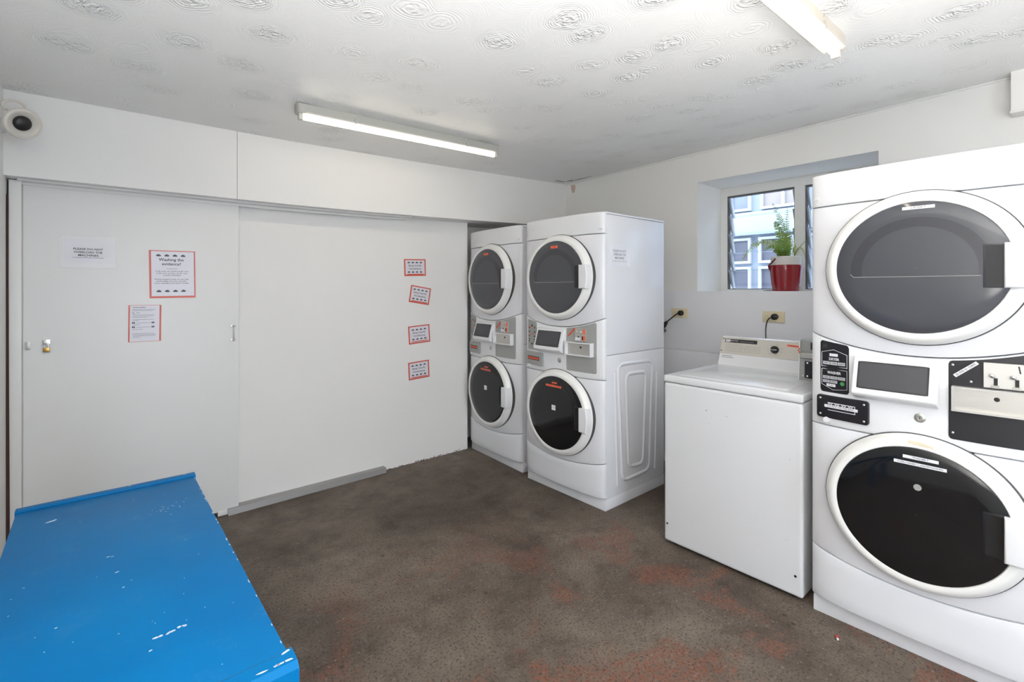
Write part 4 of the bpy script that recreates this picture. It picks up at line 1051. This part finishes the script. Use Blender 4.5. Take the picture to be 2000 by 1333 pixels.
FR = [([Fp(0.01, 0.24), Fp(0.005, 0.38, -0.01), Fp(0.035, 0.53, -0.01), Fp(0.082, 0.655, -0.02)], 0.040, 36, M_FERN),
      ([Fp(0.03, 0.24), Fp(0.07, 0.34, -0.02), Fp(0.17, 0.37, -0.04), Fp(0.25, 0.31, -0.05), Fp(0.30, 0.225, -0.05)], 0.034, 36, M_FERN2),
      ([Fp(0.0, 0.24), Fp(0.02, 0.36, 0.0), Fp(0.055, 0.47, 0.0), Fp(0.075, 0.52, 0)], 0.042, 30, M_FERN),
      ([Fp(-0.02, 0.24), Fp(-0.01, 0.37, 0.02), Fp(0.0, 0.48, 0.02), Fp(0.0, 0.62, 0.03)], 0.034, 28, M_FERN),
      ([Fp(0.02, 0.24), Fp(0.045, 0.30, -0.03), Fp(0.09, 0.33, -0.05), Fp(0.13, 0.31, -0.06)], 0.032, 22, M_FERN),
      ([Fp(0.03, 0.24), Fp(0.055, 0.33, -0.01), Fp(0.085, 0.385, -0.01)], 0.036, 20, M_FERN),
      ([Fp(-0.01, 0.24), Fp(-0.02, 0.33, -0.03), Fp(-0.015, 0.42, -0.04)], 0.034, 20, M_FERN),
      ([Fp(-0.04, 0.24), Fp(-0.05, 0.33, 0.0), Fp(-0.035, 0.41, 0.0)], 0.030, 18, M_FERN2),
      ([Fp(-0.05, 0.24), Fp(-0.075, 0.29, 0.0), Fp(-0.12, 0.34, -0.02), Fp(-0.175, 0.385, -0.03)], 0.016, 16, M_FERN2),
      ([Fp(-0.05, 0.24), Fp(-0.09, 0.31, -0.02), Fp(-0.13, 0.29, -0.04), Fp(-0.145, 0.225, -0.04)], 0.018, 18, M_FERN2),
      ([Fp(0.01, 0.24), Fp(0.03, 0.30, -0.05), Fp(0.02, 0.36, -0.07)], 0.032, 18, M_FERN),
      ([Fp(0.0, 0.24), Fp(-0.02, 0.30, -0.05), Fp(-0.05, 0.35, -0.06)], 0.030, 18, M_FERN)]
for k, (P, wd, n, m) in enumerate(FR): W(frond(P, wd, m, n, seed=k), pf_)

# ------------------------------------------------------------------ blue table
tb_ = empty('blue_table', (0.05, 1.68, 0)); tag(tb_, 'bright blue painted wooden table with chipped edges in the lower left corner', 'table')
TZ = 0.72
b = MB()
b.box(-0.200, 0.303, 1.060, 2.318, TZ-0.028, TZ, bev=0.004, seg=2)
# chips of bare paint
rnd = random.Random(3)
def chip(cx, cy, L, wd, an, z=TZ+0.0002, n=9):
    P = []
    for i in range(n):
        a = 2*PI*i/n; r = rnd.uniform(0.55, 1.1)
        x, y = L*r*math.cos(a), wd*r*math.sin(a); P.append((cx+x*math.cos(an)-y*math.sin(an), cy+x*math.sin(an)+y*math.cos(an)))
    b.prism(P, lambda p, q, l: (p, q, l), z, z+0.0004, 1)
chip(-0.105, 2.155, 0.020, 0.005, 0.5)
for k in range(6): chip(0.100+0.010*k+rnd.uniform(-.002, .002), 1.285+0.002*k+rnd.uniform(-.004, .004), 0.006, 0.0035, rnd.uniform(-1, 1))
chip(0.028, 1.765, 0.005, 0.002, 0); chip(0.038, 1.760, 0.004, 0.0015, 0); chip(0.045, 1.655, 0.005, 0.002, 0.2); chip(0.055, 1.560, 0.0045, 0.002, 0.5); chip(-0.065, 1.47, 0.003, 0.002, 0)
chip(0.088, 1.25, 0.005, 0.002, 0.4)
for k in range(26):
    chip(0.19+rnd.gauss(0, 0.030), 2.02+rnd.gauss(0, 0.022), rnd.uniform(0.001, 0.003), 0.001, rnd.uniform(-1, 1))
for k in range(30): chip(rnd.uniform(-0.17, 0.28), rnd.uniform(1.1, 2.25), rnd.uniform(0.001, 0.0022), 0.0009, rnd.uniform(-1, 1))
yy = 1.10
while yy < 2.28:
    chip(0.2995, yy, rnd.uniform(0.0006, 0.0022), rnd.uniform(0.003, 0.014), 0); yy += rnd.uniform(0.02, 0.14)
for k in range(7): chip(rnd.uniform(0.15, 0.30), 1.0375, rnd.uniform(0.005, 0.014), 0.003, 0, TZ-0.0005)
chip(0.298, 1.062, 0.010, 0.004, 0.3, TZ+0.0016); chip(0.1, 2.312, 0.006, 0.002, 0, TZ+0.011); chip(0.27, 2.315, 0.006, 0.002, 0, TZ+0.011)
W(b.build('table_top', [M_BLUE, M_BLUE_CHIP]), tb_)
b = MB(); b.box(-0.203, 0.308, 2.305, 2.340, TZ-0.03, TZ+0.006, bev=0.003); W(b.build('rear_edge_strip', M_BLUE), tb_)
b = MB(); b.prism([(1.075, TZ-0.002), (1.060, TZ+0.0015), (1.030, TZ-0.002), (1.018, TZ-0.012), (1.018, TZ-0.10), (1.075, TZ-0.10)], lambda p, q, l: (l, p, q), -0.203, 0.312, bev=0.0)
W(b.build('front_edge_strip', M_BLUE), tb_)
b = MB(); b.box(0.262, 0.285, 1.08, 2.29, TZ-0.13, TZ-0.029); b.box(-0.185, -0.162, 1.08, 2.29, TZ-0.13, TZ-0.029); b.box(-0.162, 0.262, 2.27, 2.29, TZ-0.13, TZ-0.029)
W(b.build('apron', M_BLUE), tb_)
for (x, y) in ((-0.18, 1.085), (0.235, 1.085), (-0.18, 2.235), (0.235, 2.235)):
    b = MB(); b.box(x, x+0.05, y, y+0.05, 0.0, TZ-0.03, bev=0.003); W(b.build('leg', M_BLUE), tb_)

# scraps on the floor
b = MB(); b.box(-0.008, 0.008, -0.006, 0.006, 0.0002, 0.008, bev=0.003); b.box(-0.018, -0.008, -0.003, 0.004, 0.0002, 0.006, 1, bev=0.002)
o = b.build('litter_scrap', [M_REDBIT, M_WHITELAB]); o.location = (2.37, 0.655, 0); o.rotation_euler = (0, 0, 0.5)
tag(o, 'tiny red and white scrap on the floor before the nearest stacked machine', 'litter')
